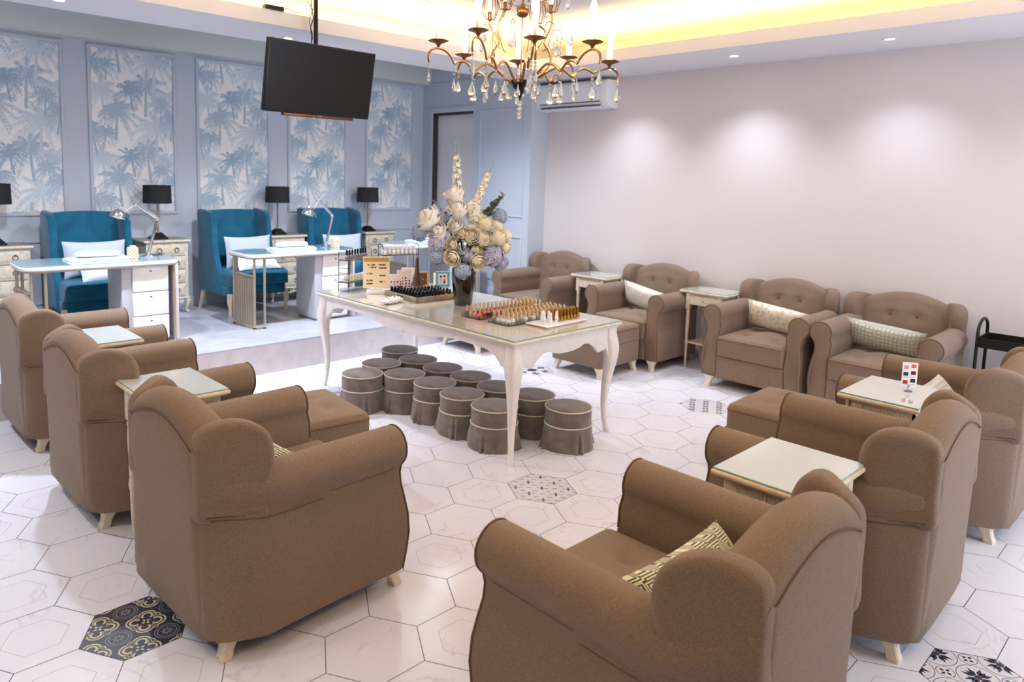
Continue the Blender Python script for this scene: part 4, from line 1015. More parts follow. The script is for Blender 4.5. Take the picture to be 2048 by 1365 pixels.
for (px, py, z) in ((-.054, .055, 2.488), (-.105, .10, 2.442), (.086, -.094, 2.478), (.045, -.05, 2.430)):
    q = math.atan2(py, px); u = Vector((math.cos(q), math.sin(q), 0)); d = math.hypot(px, py)
    def P(r, h): return tuple(u * r + Vector((0, 0, h)))
    b = MB(); b.tube(bez([P(.03, 2.16), P(.11, 2.19), P(.16, 2.25), P(.115, 2.31), P(.07, 2.35), P(.15, 2.37), P(d, z - .02)]), .005, 'aged_gold', n=7); ar = b.build('upright_arm', t)
    b = MB(); b.lathe([(.004, -.02), (.010, -.014), (.010, .018), (.006, .02), (.001, .02)], 'bronze', c=P(d, z), n=10)
    for s_a in (0, 1.05, 2.09, 3.14, 4.19, 5.24):
        v = Vector((math.cos(s_a), math.sin(s_a), 0)) * .03; c = Vector(P(d, z)); b.tube([c + Vector((0, 0, -.012)), c + v * .8 + Vector((0, 0, -.012)), c + v * 1.25 + Vector((0, 0, .03)), c + v + Vector((0, 0, .08))], .0022, 'bronze', n=5)
    b.build('cage', ar)
    b = MB(); b.lathe([(.001, .02), (.011, .02), (.011, .08), (.001, .08)], 'candle_cream', c=P(d, z), n=12); cd = b.build('candle', t)
    b = MB(); b.lathe([(.006, .08), (.014, .105), (.012, .13), (.0005, .165)], 'bulb', c=P(d, z), n=12); b.build('bulb', cd)
    crystal(tuple(Vector(P(d + .09, z - .06))), .04, 2)
b = MB()
for k in range(6):
    a = rad(30 + 60 * k); u = Vector((math.cos(a), math.sin(a), 0)); b.tube(bez([tuple(u * .10 + Vector((0, 0, 2.30))), tuple(u * .15 + Vector((0, 0, 2.33))), tuple(u * .12 + Vector((0, 0, 2.42))), tuple(u * .17 + Vector((0, 0, 2.40))), tuple(u * .20 + Vector((0, 0, 2.39))), tuple(u * .19 + Vector((0, 0, 2.35))), tuple(u * .185 + Vector((0, 0, 2.36)))]), .002, 'bronze', n=5)
b.build('wire_scrolls', t)
for k in range(6): a = rad(30 + 60 * k); crystal((.185 * math.cos(a), .185 * math.sin(a), 2.355), .035, 1)
for k in range(6): a = rad(10 + 60 * k); crystal((.20 * math.cos(a), .20 * math.sin(a), 2.56), .04, 1)
b = MB()
for k in range(6):
    a = rad(10 + 60 * k); u = Vector((math.cos(a), math.sin(a), 0)); b.tube(bez([tuple(u * .05 + Vector((0, 0, 2.50))), tuple(u * .14 + Vector((0, 0, 2.52))), tuple(u * .20 + Vector((0, 0, 2.62))), tuple(u * .20 + Vector((0, 0, 2.56)))]), .003, 'bronze', n=5)
b.tube([(0, 0, 2.46), (0, 0, ZU)], .006, 'bronze', n=8); b.lathe([(.001, ZU - .05), (.05, ZU - .03), (.06, ZU), (.001, ZU)], 'bronze'); b.ball((0, 0, 2.47), .03, 'bronze', n=12); b.build('crown', t)
b = MB(); b.ball((0, 0, 2.20), .018, 'crystal', n=10); b.tube([(0, 0, 2.17), (0, 0, 2.47)], .003, 'bronze', n=5); b.build('stem', t)

# ================================================================== BLACK TROLLEY
t = thing('trolley', 'black metal tray trolley at the right edge against the wall', 'trolley', (3.24, -1.58, 0))
for y in (.245, -.245):
    b = MB(); b.tube([(-.14, y, .04), (-.14, y, .72)] + [(.0 - .14 * math.cos(a), y, .72 + .09 * math.sin(a)) for a in [PI * k / 8 for k in range(1, 8)]] + [(.14, y, .72), (.14, y, .04)], .011, 'black_metal', n=8); b.build('frame', t)
for z in (.62, .34, .10):
    b = MB(); b.rbox(-.145, .145, -.24, .24, z, z + .008, .003, 'black_metal')
    for (x0, x1, y0, y1) in ((-.15, -.143, -.24, .24), (.143, .15, -.24, .24), (-.15, .15, -.245, -.238), (-.15, .15, .238, .245)): b.box(x0, x1, y0, y1, z, z + .07, 'black_metal')
    b.build('tray', t)
for sx in (-.14, .14):
    for sy in (-.245, .245):
        b = MB(); b.lathe([(.001, -.009), (.025, -.009), (.025, .009), (.001, .009)], 'black_plastic', n=16, T=tr(sx, sy, .025) @ TX); b.build('wheel', t)

# ================================================================== ON THE DISPLAY TABLE
ZT = .782
# --- polish racks
def rack(name, x, y, rz, w, d, tiers, h, lab):
    t = thing(name, lab, 'rack', (x, y, ZT), rz)
    b = MB()
    for sx in (-w / 2, w / 2):
        b.tube([(sx, -d / 2, 0), (sx, -d / 2, h - .02), (sx, -d / 2 + .02, h), (sx, d / 2 - .02, h), (sx, d / 2, h - .02), (sx, d / 2, 0)], .0028, 'black_metal', n=6)
        for z in (.10, .15, .19): b.tube([(sx, -d / 2, z), (sx, d / 2, z)], .0018, 'black_metal', n=5)
    b.tube([(-w / 2, d / 2, h - .03), (w / 2, d / 2, h - .03)], .0022, 'black_metal', n=5); b.tube([(-w / 2, -d / 2, h - .045), (w / 2, -d / 2, h - .045)], .0018, 'black_metal', n=5)
    b.build('frame', t)
    for z in tiers:
        b = MB(); b.box(-w / 2, w / 2, -d / 2, d / 2, z - .006, z, 'tray_wood'); b.tube([(-w / 2, -d / 2, z), (w / 2, -d / 2, z), (w / 2, d / 2, z), (-w / 2, d / 2, z)], .0028, 'black_metal', n=5, closed=True); b.build('shelf', t)
    return t
RK1 = (.345, 2.41); rack('wire_rack', RK1[0], RK1[1], rad(22), .32, .10, (.075, .255), .34, 'black wire rack with a row of black-capped bottles, at the left end of the table')
RK2 = (.80, 2.43); rack('wire_rack', RK2[0], RK2[1], rad(-14), .33, .11, (.075, .265), .355, 'black wire rack carrying white jars, behind the little tower')
def at2(c, rz, x, y): return (c[0] + x * math.cos(rz) - y * math.sin(rz), c[1] + x * math.sin(rz) + y * math.cos(rz))
def bottle(name, body, cap, r, hb, hc, rc, lab, group, square=False, capt=.9):
    t = thing(name, lab, 'nail polish', group=group)
    b = MB()
    if square: b.rbox(-r, r, -r, r, 0, hb, r * .25, body, k=2)
    else: b.lathe([(.001, 0), (r * .92, 0), (r, .003), (r, hb * .82), (r * .7, hb * .95), (rc * .7, hb), (.001, hb)], body, n=12)
    b.build('glass_body', t)
    b = MB(); b.lathe([(.001, hb), (rc, hb), (rc * capt, hb + hc), (rc * capt * .8, hb + hc + .001), (.001, hb + hc + .001)], cap, n=12); b.build('cap', t)
    return t
b0 = bottle('polish_bottle', 'ink_grey', 'black_cap', .015, .038, .042, .0085, 'grey polish bottle with tall black cap on the top shelf of the left wire rack', 'black capped bottles on the left rack')
first = True
for i in range(8):
    p = at2(RK1, rad(22), -.135 + .0385 * i, -.01)
    if first: b0.location = (p[0], p[1], ZT + .255); first = False
    else: dup(b0, (p[0], p[1], ZT + .255), 0)
def jar(r, h, lab, group, mt='white_gloss'):
    t = thing('small_jar', lab, 'jar', group=group)
    b = MB(); b.lathe([(.001, 0), (r, 0), (r, h * .62), (r * .9, h * .64), (.001, h * .64)], 'ink_white', n=14); b.build('jar_body', t)
    b = MB(); b.lathe([(.001, h * .64), (r * 1.05, h * .64), (r * 1.05, h), (r * .95, h + .002), (.001, h + .002)], mt, n=14); b.build('lid', t)
    return t
j0 = jar(.0165, .038, 'small white lidded jar in the lower layer, front row of the right wire rack', 'white jars in the lower layer front row of the right rack'); k = 0
for lv in (0, 1):
    for i in range(8):
        for dy in (-.03, .012):
            if lv and dy > 0: continue
            p = at2(RK2, rad(-14), -.135 + .0385 * i, dy + (.014 if lv else 0)); q = (p[0], p[1], ZT + .2655 + lv * .042)
            if k == 0: j0.location = q
            else: dup(j0, q, 0, 'small white lidded jar in the %s of the right wire rack' % (('lower layer, back row', 'lower layer, front row')[dy < 0] if not lv else 'upper layer'), 'white jars in the %s of the right rack' % (('lower layer back row', 'lower layer front row')[dy < 0] if not lv else 'upper layer'))
            k += 1
j1 = jar(.018, .05, 'pale pink capped jar on the lower shelf of the left wire rack', 'pale pink jars on the lower shelf of the left rack', 'pale_card'); k = 0
for i in range(7):
    p = at2(RK1, rad(22), -.13 + .042 * i, .0); q = (p[0], p[1], ZT + .0755)
    if k == 0: j1.location = q
    else: dup(j1, q, 0)
    k += 1
# --- colour cards and frames
def swatches(b, w, h, y, rg, rows, cols, z0, kinds, sz=(.011, .005)):
    for i in range(rows):
        for j in range(cols):
            if rg.random() < .22: continue
            x = -w / 2 + w * (j + .5) / cols; z = z0 + h * (i + .5) / rows; b.box(x - sz[0] / 2, x + sz[0] / 2, y - .0008, y, z - sz[1], z + sz[1], rg.choice(kinds))
rg = random.Random(5)
FACE = rad(-32)
t = thing('colour_chart', 'tall cream colour chart board standing on a white foot, left on the table', 'display card', (.36, 2.13, ZT), FACE)
b = MB(); b.rbox(-.075, .075, -.035, .035, 0, .032, .006, 'white_gloss', rc=.015); b.rbox(-.05, .05, -.022, .022, .03, .05, .006, 'white_gloss'); b.build('foot', t)
b = MB(); TL = tr(0, 0, .045) @ Matrix.Rotation(rad(-8), 4, 'X'); b.rbox(-.105, .105, -.004, .004, 0, .25, .002, 'cream_card', T=TL)
b2 = MB(); b2.box(-.10, .10, -.0052, -.004, .21, .243, 'gold_frame', T=TL)
for (x, z, w) in ((-.04, .185, .06), (.05, .185, .07), (-.03, .165, .06), (.05, .160, .06), (-.05, .115, .05), (.05, .10, .05), (-.05, .06, .055), (-.05, .035, .055), (.05, .05, .05)):
    n = int(w / .012)
    for q in range(n): b2.box(x - w / 2 + q * .012, x - w / 2 + q * .012 + .010, -.0054, -.004, z - .006, z + .006, rg.choice(['ink_brown', 'ink_dark', 'ink_yellow', 'ink_gold', 'ink_wine']), T=TL)
b.build('board', t); b2.build('print', t)
def card(x, y, w, h, lab, kinds, head=None, lean=-10, rz=FACE):
    t = thing('swatch_card', lab, 'display card', (x, y, ZT + .0), rz)
    TL = Matrix.Rotation(rad(lean), 4, 'X'); b = MB(); b.rbox(-w / 2, w / 2, -.0015, .0015, .004, h, .001, 'pale_card', T=TL); b.build('card', t)
    b = MB()
    if head: b.box(-w / 2 + .012, w / 2 - .012, -.0026, -.0015, h - .035, h - .010, head, T=TL)
    for i in range(5):
        for j in range(4):
            if rg.random() < .2: continue
            x0 = -w / 2 + w * (j + .5) / 4; z = .022 + (h - .075) * (i + .5) / 5; b.box(x0 - w * .055, x0 + w * .055, -.0026, -.0015, z - .006, z + .006, rg.choice(kinds), T=TL)
    b.build('swatches', t)
    b = MB(); b.rbox(-w / 2, w / 2, -.01, .035, 0, .005, .002, 'clear_acrylic'); b.build('stand', t)
card(.45, 1.99, .10, .165, 'pink swatch card with red and pink nail tips, beside the cream chart', ['ink_red', 'ink_pink', 'ink_wine', 'ink_dark'])
card(.56, 1.97 + .06, .115, .185, 'pale swatch card with blue and wine nail tips and a cream heading', ['ink_navy', 'ink_pink', 'ink_wine', 'ink_dark'], 'cream_card')
card(.665, 1.99 + .12, .11, .19, 'pale swatch card nearest the little tower, with dark nail tips', ['ink_dark', 'ink_pink', 'ink_brown', 'ink_navy'], 'cream_card')
t = thing('picture_frame', 'gold framed dark picture leaning behind the little tower', 'picture frame', (.86, 2.20, ZT), FACE)
TL = Matrix.Rotation(rad(-10), 4, 'X'); b = MB()
for (x0, x1, z0, z1) in ((-.075, .075, 0, .014), (-.075, .075, .121, .135), (-.075, -.061, .014, .121), (.061, .075, .014, .121)): b.rbox(x0, x1, -.006, .006, z0, z1, .002, 'gold_frame', T=TL)
b.build('frame', t); b = MB(); b.box(-.062, .062, -.001, .003, .012, .123, 'photo_dark', T=TL); b.build('picture', t)
t = thing('letter_card', 'cream printed card between the gold frame and the teal frame', 'display card', (.99, 2.10, ZT), FACE)
b = MB(); b.rbox(-.05, .05, -.002, .002, 0, .125, .001, 'cream_card', T=TL)
for i in range(9): b.box(-.036, .036 - .012 * (i % 3), -.0026, -.002, .02 + .010 * i, .0215 + .010 * i, 'ink_nude', T=TL)
b.build('card', t)
t = thing('picture_frame', 'small ornate teal picture frame beside the black vase', 'picture frame', (.885, 1.93, ZT + .035), FACE)
b = MB(); TL2 = Matrix.Rotation(rad(-10), 4, 'X')
for i in range(28):
    f = i / 28 * 4; k = int(f); u = f - k; hx, hz = .048, .055
    p = [(-hx + 2 * hx * u, -hz), (hx, -hz + 2 * hz * u), (hx - 2 * hx * u, hz), (-hx, hz - 2 * hz * u)][k]; rr = .0125 if u < .08 or .4 < u < .6 else .0105
    b.ball((p[0], 0, .065 + p[1]), rr, 'teal_frame', n=8, T=TL2)
for (x0, x1, z0, z1) in ((-.056, .056, .002, .018), (-.056, .056, .112, .128), (-.058, -.042, .01, .12), (.042, .058, .01, .12)): b.rbox(x0, x1, -.008, .006, z0, z1, .004, 'teal_frame', T=TL2)
b.build('frame', t, ang=60)
b = MB(); b.box(-.042, .042, -.003, .002, .018, .112, 'pale_card', T=TL2)
for (x, z, k) in ((-.015, .085, 'ink_wine'), (.014, .088, 'ink_dark'), (-.014, .06, 'ink_pink'), (.013, .058, 'ink_coral'), (.014, .038, 'ink_dark'), (-.015, .036, 'ink_nude')): b.box(x - .009, x + .009, -.0036, -.002, z - .009, z + .009, k, T=TL2)
b.build('picture', t)
b = MB(); b.box(-.03, .03, .004, .05, -.035, .004, 'pale_card'); b.build('stand', t)
# --- iron lattice tower figurine
t = thing('tower_figurine', 'brown metal lattice tower figurine behind the tray of black bottles', 'figurine', (.655, 1.985, ZT), rad(-20))
b = MB()
def hw(z): return .062 * math.exp(-z / .075) + .0055
def seg(z0, z1, fx, fy, r): 
    n = 6; b.tube([(fx * hw(z0 + (z1 - z0) * i / n), fy * hw(z0 + (z1 - z0) * i / n), z0 + (z1 - z0) * i / n) for i in range(n + 1)], r, 'tower_brown', n=5)
for sx in (-1, 1):
    for sy in (-1, 1): seg(0, .285, sx, sy, .0050)
for i in range(13):
    z0, z1 = .06 + .017 * i, .06 + .017 * (i + 1); a, c = hw(z0), hw(z1)
    for k in range(4):
        q = [(1, 1), (-1, 1), (-1, -1), (1, -1)]; p0, p1 = q[k], q[(k + 1) % 4]
        b.tube([(p0[0] * a, p0[1] * a, z0), (p1[0] * c, p1[1] * c, z1)], .0026, 'tower_brown', n=4); b.tube([(p1[0] * a, p1[1] * a, z0), (p0[0] * c, p0[1] * c, z1)], .0026, 'tower_brown', n=4)
b.build('lattice_legs', t)
b = MB()
for (z, e, h) in ((.058, 1.12, .007), (.118, 1.2, .006), (.262, 1.6, .006)): w = hw(z) * e; b.box(-w, w, -w, w, z, z + h, 'tower_brown')
b.lathe([(.006, .268), (.006, .282), (.003, .290), (.0012, .312), (.0005, .325)], 'tower_brown', n=8); b.build('platforms', t)
b = MB()
for sy in (-1, 1):
    b.tube([(-.055 + .110 * i / 10, sy * .050, .012 + .042 * math.sin(PI * i / 10)) for i in range(11)], .0025, 'tower_brown', n=5); b.tube([(sy * .050, -.055 + .110 * i / 10, .012 + .042 * math.sin(PI * i / 10)) for i in range(11)], .0025, 'tower_brown', n=5)
b.build('arches', t)
# --- wooden tray with black bottles
t = thing('wooden_tray', 'greyish wooden tray full of black-capped bottles in front of the tower', 'tray', (.56, 1.80, ZT), rad(-2))
WX, WY, TH = .205, .215, .042
b = MB(); b.box(-WX, WX, -WY, WY, 0, .006, 'tray_wood'); b.build('bottom', t)
b = MB()
for (x0, x1, y0, y1) in ((-WX, -WX + .009, -WY, WY), (WX - .009, WX, -WY, WY), (-WX, WX, -WY, -WY + .009), (-WX, WX, WY - .009, WY)): b.rbox(x0, x1, y0, y1, 0, TH, .002, 'tray_wood')
b.build('sides', t)
b = MB(); b.rbox(-WX - .001, -WX + .004, -.04, .04, .020, .032, .001, 'black_plastic'); b.build('handle_slot', t)
bk0 = bottle('polish_bottle', 'black_cap', 'black_cap', .0135, .032, .036, .0095, 'small all-black polish bottle, at the vase end of the wooden tray', 'black bottles at the vase end of the wooden tray'); bk1 = bottle('polish_bottle', 'ink_red', 'black_cap', .0135, .032, .036, .0080, 'red polish bottle with black cap in the wooden tray near the vase', 'red bottles in the wooden tray'); n0 = n1 = 0
for i in range(11):
    for j in range(10):
        x, y = -.172 + .0345 * i, -.178 + .038 * j
        p = at2((.56, 1.80), rad(-2), x, y); q = (p[0] + R.uniform(-.002, .002), p[1] + R.uniform(-.002, .002), ZT + .0065)
        if j > 6 and i > 2: continue
        if (i >= 6 and j <= 5) and (i + j) % 3 != 0:
            if (i + 2 * j) % 2 == 0: continue
            src, first = bk1, n1 == 0; n1 += 1
        else: src, first = bk0, n0 == 0; n0 += 1
        if first: src.location = q
        else: dup(src, q, 0, src['label'] if src is bk1 else 'small all-black polish bottle, %s of the wooden tray' % (['at the step end', 'in the middle', 'at the vase end'][2 - min(2, j // 3)]), src['group'] if src is bk1 else 'black bottles %s of the wooden tray' % (['at the step end', 'in the middle', 'at the vase end'][2 - min(2, j // 3)]))
# --- crumpled printed tube bag
b = MB(); n = 16
def crump(sg):
    def g(u, v):
        x = (u - .5) * .20; y = (v - .5) * .07 * (1 - .5 * max(0, u - .6)); k = (max(0, 1 - (2 * u - 1) ** 2) * max(0, 1 - (2 * v - 1) ** 2)) ** .4
        return (x, y, .024 + sg * .022 * k * (1 + .25 * math.sin(23 * u + 9 * v) + .2 * math.sin(17 * v - 8 * u)))
    return g
b.grid(crump(1), n, n, 'white_gloss'); b.grid(lambda u, v: crump(-1)(1 - u, v), n, n, 'white_gloss')
for i in range(10): 
    u = R.uniform(.1, .9); v = R.uniform(.2, .8); p = crump(1)(u, v); b.ball((p[0], p[1], p[2] - .001), R.uniform(.006, .010), R.choice(['ink_red', 'ink_coral', 'ink_dark', 'ink_pink']), n=8, sz=.35)
o = b.build('crumpled_packet', loc=(.20, 1.70, ZT), label='crumpled white and red plastic packet near the table edge', cat='packet', ang=30); o.rotation_euler = (0, 0, rad(12))
b = MB(); b.tube([(0, 0, .004), (.05, .01, .004), (.09, -.005, .004)], .0035, 'ink_grey', n=6); b.tube([(.09, -.005, .004), (.12, -.01, .004)], .002, 'black_metal', n=5)
b.build('nail_brush', loc=(.30, 1.62, ZT), label='thin grey brush lying beside the crumpled packet', cat='brush')
# --- clear trays with gold-capped bottles
def acrylic(x0, x1, y0, y1, lab, h=.022, mt='clear_acrylic', z=ZT, name='bottle_tray'):
    b = MB(); b.box(x0, x1, y0, y1, z, z + .003, mt)
    for (a0, a1, c0, c1) in ((x0, x0 + .003, y0, y1), (x1 - .003, x1, y0, y1), (x0, x1, y0, y0 + .003), (x0, x1, y1 - .003, y1)): b.box(a0, a1, c0, c1, z, z + h, mt)
    return b.build(name, label=lab, cat='tray')
acrylic(.30, .96, .86, 1.04, 'clear tray of colourful gold-capped bottles beside the black vase'); acrylic(.31, .93, .60, .79, 'clear tray of pale and amber gold-capped bottles in the front of the table')
KA = ['ink_purple', 'ink_nude', 'ink_coral', 'ink_red', 'ink_wine', 'ink_dark', 'ink_pink', 'ink_brown', 'ink_nude', 'ink_coral', 'ink_brown', 'ink_wine']
KB = [['ink_white', 'ink_grey', 'ink_white'], ['ink_grey', 'ink_white', 'ink_grey'], ['ink_yellow', 'ink_grey', 'ink_white'], ['ink_green', 'ink_brown', 'ink_gold'], ['ink_wine', 'ink_gold', 'ink_brown']]
NM = dict(ink_purple='purple', ink_nude='nude', ink_coral='coral', ink_red='red', ink_wine='wine red', ink_dark='dark', ink_pink='pink', ink_brown='brown', ink_white='milky white', ink_grey='pale grey', ink_yellow='yellow', ink_green='olive green', ink_gold='amber')
PB = {}; THIRD = ['left part', 'middle part', 'right part']
def polish(kind, tray, q, place=''):
    key = (kind, tray, place)
    if key not in PB:
        PB[key] = bottle('polish_bottle', kind, 'gold_cap', .0128, .034, .040, .0088, '%s gold-capped polish, %s of the clear tray %s' % (NM[kind], place, tray), 'gold capped %s bottles, %s of the tray %s' % (NM[kind], place, tray), square=True); PB[key].location = q
    else: dup(PB[key], q, 0)
rq = random.Random(2)
for i in range(16):
    for j in range(4):
        polish(KA[(j + 1 + i * (2 if i else 1)) % 12] if i else ['ink_coral', 'ink_pink', 'ink_nude', 'ink_purple'][j], 'beside the vase', (.325 + .0395 * i, .885 + .042 * j, ZT + .0035), THIRD[min(2, i // 5)])
for i in range(15):
    for j in range(4):
        polish(rq.choice(KB[min(4, i // 3)]), 'in front', (.335 + .0395 * i, .628 + .043 * j, ZT + .0035), THIRD[min(2, i // 5)])
t = thing('white_dish', 'white rectangular dish with white and gold capped bottles at the table front', 'tray', (.66, .50, ZT), rad(2))
b = MB(); b.rbox(-.20, .20, -.085, .075, 0, .008, .003, 'white_gloss'); b.rbox(-.215, .215, -.098, .088, .008, .016, .004, 'white_gloss'); b.build('dish', t)
w0 = bottle('polish_bottle', 'ink_white', 'white_gloss', .0120, .026, .048, .0125, 'white bottle with long tapered white cap in the white dish', 'white capped bottles in the white dish', capt=.62); k = 0
for (x, y) in ((.485, .455), (.53, .44), (.515, .50), (.565, .485), (.56, .53), (.60, .45)):
    if k == 0: w0.location = (x, y, ZT + .0165)
    else: dup(w0, (x, y, ZT + .0165), 0)
    k += 1
g0 = bottle('polish_bottle', 'gold_shiny', 'gold_shiny', .0125, .030, .045, .0115, 'shiny all-gold bottle standing in the white dish', 'shiny gold bottles in the white dish', square=True); k = 0
for i in range(7):
    for j in range(2):
        q = (.64 + .034 * i, .475 + .036 * j, ZT + .0165)
        if k == 0: g0.location = q
        else: dup(g0, q, 0)
        k += 1

# ================================================================== VASE AND FLOWERS
VX, VY = .60, 1.36
b = MB(); b.lathe([(.001, 0), (.062, 0), (.066, .01), (.072, .08), (.082, .17), (.088, .24), (.084, .285), (.070, .31), (.064, .315), (.060, .31), (.07, .24), (.001, .23)], 'vase_black', n=48, wob=lambda a, z: 1 + .035 * abs(math.sin(3 * a + .4)))
b.build('vase', loc=(VX, VY, ZT), label='tall glossy black vase with soft ribs on the display table', cat='vase', ang=60)
SD = Vector((-.743, .669, 0)); FW = Vector((-.669, -.743, 0))      # to the left and towards the front as the bouquet is seen
def fpos(s, z, f): return Vector((VX, VY, 0)) + SD * s + FW * f + Vector((0, 0, z))
def stem(b, p, d):
    m = Vector((VX, VY, ZT + .30)); e = p - d * .02; b.tube(bez([m + (e - m) * .0 + Vector((0, 0, -.06)), m + Vector((0, 0, .05)), e - d * .10, e], 6), .0028, 'stem_green', n=5)
def orient(p, d):
    z = d.normalized(); x = Vector((0, 0, 1)).cross(z); x = x.normalized() if x.length > .01 else Vector((1, 0, 0)); y = z.cross(x); return Matrix(((x.x, y.x, z.x, p.x), (x.y, y.y, z.y, p.y), (x.z, y.z, z.z, p.z), (0, 0, 0, 1)))
def rose(s, z, f, r, mt, lab, group=None, seed=0):
    rg = random.Random(seed + int(s * 1000) + int(z * 977)); p = fpos(s, z, f); d = (p - fpos(0, 1.20, -.05)).normalized(); T = orient(p, d)
    t = thing('rose', lab, 'flower', group=group); b = MB()
    for ly, (n, rr, top, flare) in enumerate(((3, .26, 1.0, -.02), (4, .44, .95, .0), (5, .62, .84, .05), (5, .82, .66, .13), (6, 1.0, .42, .28))):
        for k in range(n):
            a0 = 2 * PI * k / n + ly * .9 + rg.uniform(-.12, .12); w = 2 * PI / n * 1.25; tp = top * rg.uniform(.94, 1.04)
            def g(u, v):
                q = 2 * u - 1; a = a0 + q * w / 2; e = 1 - .30 * abs(q) ** 2.5; h = v * e
                ph = -1.25 + h * (1.25 + math.asin(min(1, tp * .82)))
                R_ = r * rr * max(0, math.cos(ph)) ** .7 + r * (flare * max(0, h - .6) * 2.2 + .02 * math.sin(3 * q + k) + .05 * rr * (1 - q * q))
                zz = r * (.92 * math.sin(ph) * (.55 + .45 * rr) + .12 * (1 - rr)) - r * max(0, flare) * max(0, h - .8) * 1.2 + r * .28 * (1 - rr)
                return (R_ * math.cos(a), R_ * math.sin(a), zz)
            b.grid(g, 6, 7, mt, T)
    b.ball((0, 0, r * .20), r * .34, mt, n=8, T=T); b.build('bloom', t, ang=80)
    b = MB(); stem(b, p, d)
    for k in range(3): a = 2.1 * k + rg.uniform(0, 1); b.add([(0, 0, -r * .4), (r * .9 * math.cos(a - .3), r * .9 * math.sin(a - .3), -r * .35), (r * 1.5 * math.cos(a), r * 1.5 * math.sin(a), -r * .3), (r * .9 * math.cos(a + .3), r * .9 * math.sin(a + .3), -r * .35)], [(0, 1, 2, 3)], 'leaf_dark', T)
    b.build('stem', t)
ROS = [(.272, 1.425, .06, .082, 'flower_white', 'largest white rose at the left of the bouquet'), (.195, 1.335, .12, .058, 'flower_white', 'white rose below the largest one, left of the bouquet'),
       (.085, 1.600, .03, .060, 'flower_white', 'white rose high under the tall flower spike'), (.055, 1.500, .09, .062, 'flower_white', 'round white rose in the upper middle of the bouquet'),
       (.065, 1.375, .13, .052, 'flower_white', 'white rose in the centre above the front roses'), (-.048, 1.315, .16, .056, 'flower_cream', 'broad cream rose in the middle front'),
       (.020, 1.330, .15, .048, 'flower_cream', 'cream rose squeezed between two larger ones at the centre'), (-.154, 1.400, .08, .054, 'flower_cream', 'cream rose right of centre, upper of two'),
       (-.150, 1.290, .13, .058, 'flower_cream', 'cream rose right of centre, lower of two'), (-.255, 1.290, .06, .062, 'flower_cream', 'cream rose at the right of the bouquet'),
       (-.310, 1.300, .0, .050, 'flower_cream', 'cream rose farthest right'), (.090, 1.245, .15, .042, 'flower_cream', 'small cream rosebud left of the vase axis'),
       (.082, 1.155, .17, .052, 'flower_cream', 'cream rose hanging low over the left rim of the vase'), (-.090, 1.205, .14, .048, 'flower_cream', 'cream rose above the right rim of the vase'),
       (-.100, 1.125, .15, .052, 'flower_cream', 'lowest cream rose right over the vase'), (-.24, 1.38, .0, .045, 'flower_cream', 'pale cream rose behind the right roses'), (-.30, 1.22, .03, .045, 'flower_cream', 'cream rose under the right end of the bouquet')]
for i, r_ in enumerate(ROS): rose(r_[0], r_[1], r_[2], r_[3] * 1.1, *r_[4:], seed=i)
def hydrangea(s, z, f, r, mt, lab):
    p = fpos(s, z, f); d = (p - fpos(0, 1.15, -.05)).normalized(); T = orient(p, d); t = thing('hydrangea', lab, 'flower'); r *= 1.12; b = MB(); n = 130
    b.ball((0, 0, 0), r * .74, 'flower_core', n=12, T=T)
    for k in range(n):
        zz = 1 - 1.75 * (k + .5) / n; a = k * 2.39996; q = math.sqrt(max(0, 1 - zz * zz)); c = Vector((q * math.cos(a), q * math.sin(a), zz)); F = T @ orient(c * r * R.uniform(.86, 1.04), c + Vector((R.uniform(-.3, .3), R.uniform(-.3, .3), R.uniform(-.3, .3))))
        ro = R.uniform(0, 1.5)
        for m_ in range(4):
            e = ro + m_ * PI / 2; l = r * .21; b.add([(0, 0, 0), (l * math.cos(e - .55), l * math.sin(e - .55), l * .28), (l * 1.25 * math.cos(e), l * 1.25 * math.sin(e), l * .12), (l * math.cos(e + .55), l * math.sin(e + .55), l * .28)], [(0, 1, 2, 3)], mt, F)
    b.build('flower_head', t); b = MB(); stem(b, p, d); b.build('stem', t)
for h_ in ((.325, 1.315, .04, .058, 'flower_blue', 'pale blue hydrangea at the far left of the bouquet'), (.195, 1.245, .11, .058, 'flower_lilac', 'pale lilac bloom below the left white roses'), (.192, 1.150, .10, .055, 'flower_blue', 'pale blue hydrangea hanging lowest at the left'),
           (.17, 1.42, .0, .045, 'flower_lilac', 'lilac bloom between the left and middle white roses'), (.008, 1.055, .16, .052, 'flower_blue', 'pale blue hydrangea drooping over the front of the vase'), (-.03, 1.165, .12, .048, 'flower_lilac', 'lilac hydrangea at the centre just above the vase'),
           (-.205, 1.165, .10, .070, 'flower_lilac', 'large lilac hydrangea at the lower right of the bouquet'), (-.265, 1.110, .05, .050, 'flower_lilac', 'greyish lilac hydrangea at the lowest right'), (-.255, 1.445, -.02, .050, 'flower_blue', 'pale blue hydrangea behind the eucalyptus leaves'),
           (-.055, 1.485, .02, .058, 'flower_cream', 'creamy hydrangea at the upper middle'), (-.075, 1.42, .06, .05, 'flower_cream', 'creamy hydrangea below the short flower spike')): hydrangea(*h_)
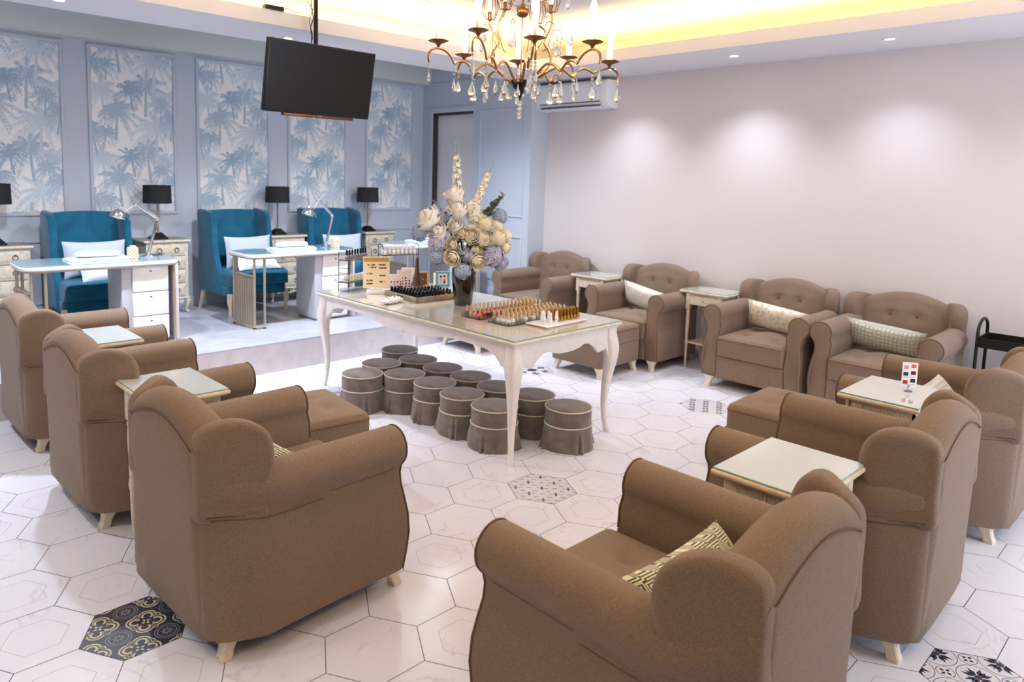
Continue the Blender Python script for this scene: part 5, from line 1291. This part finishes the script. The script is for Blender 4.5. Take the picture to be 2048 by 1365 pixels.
def spike(s0, z0, s1, z1, f, w, lab, seed):
    rg = random.Random(seed); t = thing('delphinium', lab, 'flower'); a = fpos(s0, z0, f); e = fpos(s1, z1, f); b = MB(); b.tube([fpos(0, 1.05, 0), a, a + (e - a) * .5, e], [.0035, .003, .0025, .001], 'stem_green', n=5); b.build('stem', t)
    b = MB(); n = 46; bb = MB()
    for k in range(n):
        u = k / n; p = a + (e - a) * u; q = k * 2.4; rr = w * (1 - .75 * u ** 1.2); c = Vector((math.cos(q), math.sin(q), .25)).normalized(); T = orient(p + c * rr * .7, c)
        if u < .74:
            l = .021 * (1 - .4 * u)
            for m_ in range(5):
                g = m_ * 2 * PI / 5 + rg.uniform(0, .4); b.add([(0, 0, 0), (l * math.cos(g - .5), l * math.sin(g - .5), l * .5), (l * 1.3 * math.cos(g), l * 1.3 * math.sin(g), l * .3), (l * math.cos(g + .5), l * math.sin(g + .5), l * .5)], [(0, 1, 2, 3)], 'flower_spike', T)
        else: bb.ball((0, 0, 0), .006 * (1.4 - u), 'bud_green', n=6, T=T @ Matrix.Scale(1, 4))
    b.build('florets', t); bb.build('buds', t)
spike(.06, 1.52, .075, 1.995, .02, .045, 'tall white delphinium spike with green tip, highest in the bouquet', 1)
spike(-.06, 1.50, -.20, 1.84, .0, .032, 'shorter pale delphinium spike leaning right', 2)
def sprig(s0, z0, s1, z1, f, mt, lab, n, l, name, cat, round_=1.0, seed=0):
    rg = random.Random(seed); t = thing(name, lab, cat); a = fpos(s0, z0, f); e = fpos(s1, z1, f + rg.uniform(-.03, .03)); b = MB(); b.tube([fpos(0, 1.05, 0), a, e], [.003, .0025, .001], 'stem_green', n=5); b.build('stem', t)
    b = MB()
    for k in range(n):
        u = (k + .5) / n; p = a + (e - a) * u; q = k * 1.9; c = (Vector((math.cos(q), math.sin(q), .3)) * .8 + (e - a).normalized() * .7).normalized(); T = orient(p, c); L = l * (1.15 - .5 * u) * rg.uniform(.85, 1.15); Wd = L * .36 * round_
        b.add([(0, 0, 0), (Wd, .004, L * .35), (Wd * .9, 0, L * .7), (0, -.004, L), (-Wd * .9, 0, L * .7), (-Wd, .004, L * .35)], [(0, 1, 2, 3), (0, 3, 4, 5)], mt, T)
    b.build('leaves', t)
sprig(-.15, 1.43, -.275, 1.60, .02, 'leaf_grey', 'eucalyptus sprig with rounded leaves at the upper right of the bouquet', 22, .055, 'eucalyptus_sprig', 'foliage', 1.3, 1)
sprig(-.13, 1.38, -.215, 1.55, .0, 'leaf_grey', 'second eucalyptus sprig inside the right of the bouquet', 18, .052, 'eucalyptus_sprig', 'foliage', 1.3, 2)
sprig(.10, 1.30, .15, 1.45, .02, 'leaf_dark', 'dark leafy sprig left of the centre roses', 20, .05, 'leafy_sprig', 'foliage', 1.0, 3)
sprig(.08, 1.15, .22, 1.24, .06, 'leaf_dark', 'dark leaves at the lower left of the bouquet', 18, .05, 'leafy_sprig', 'foliage', 1.0, 4)
sprig(-.02, 1.15, -.12, 1.28, .06, 'leaf_dark', 'dark leaves in the gap under the middle cream rose', 20, .05, 'leafy_sprig', 'foliage', 1.0, 5)
sprig(-.05, 1.10, -.22, 1.22, .03, 'leaf_dark', 'dark leaves at the lower right of the bouquet', 18, .05, 'leafy_sprig', 'foliage', 1.0, 6)
sprig(.10, 1.48, .17, 1.62, -.02, 'flower_blue', 'wispy grey blue filler sprig behind the left white rose', 26, .02, 'filler_sprig', 'foliage', 1.0, 7)
sprig(.15, 1.45, .24, 1.55, -.03, 'flower_blue', 'wispy grey blue filler sprig at the upper left', 26, .02, 'filler_sprig', 'foliage', 1.0, 8)
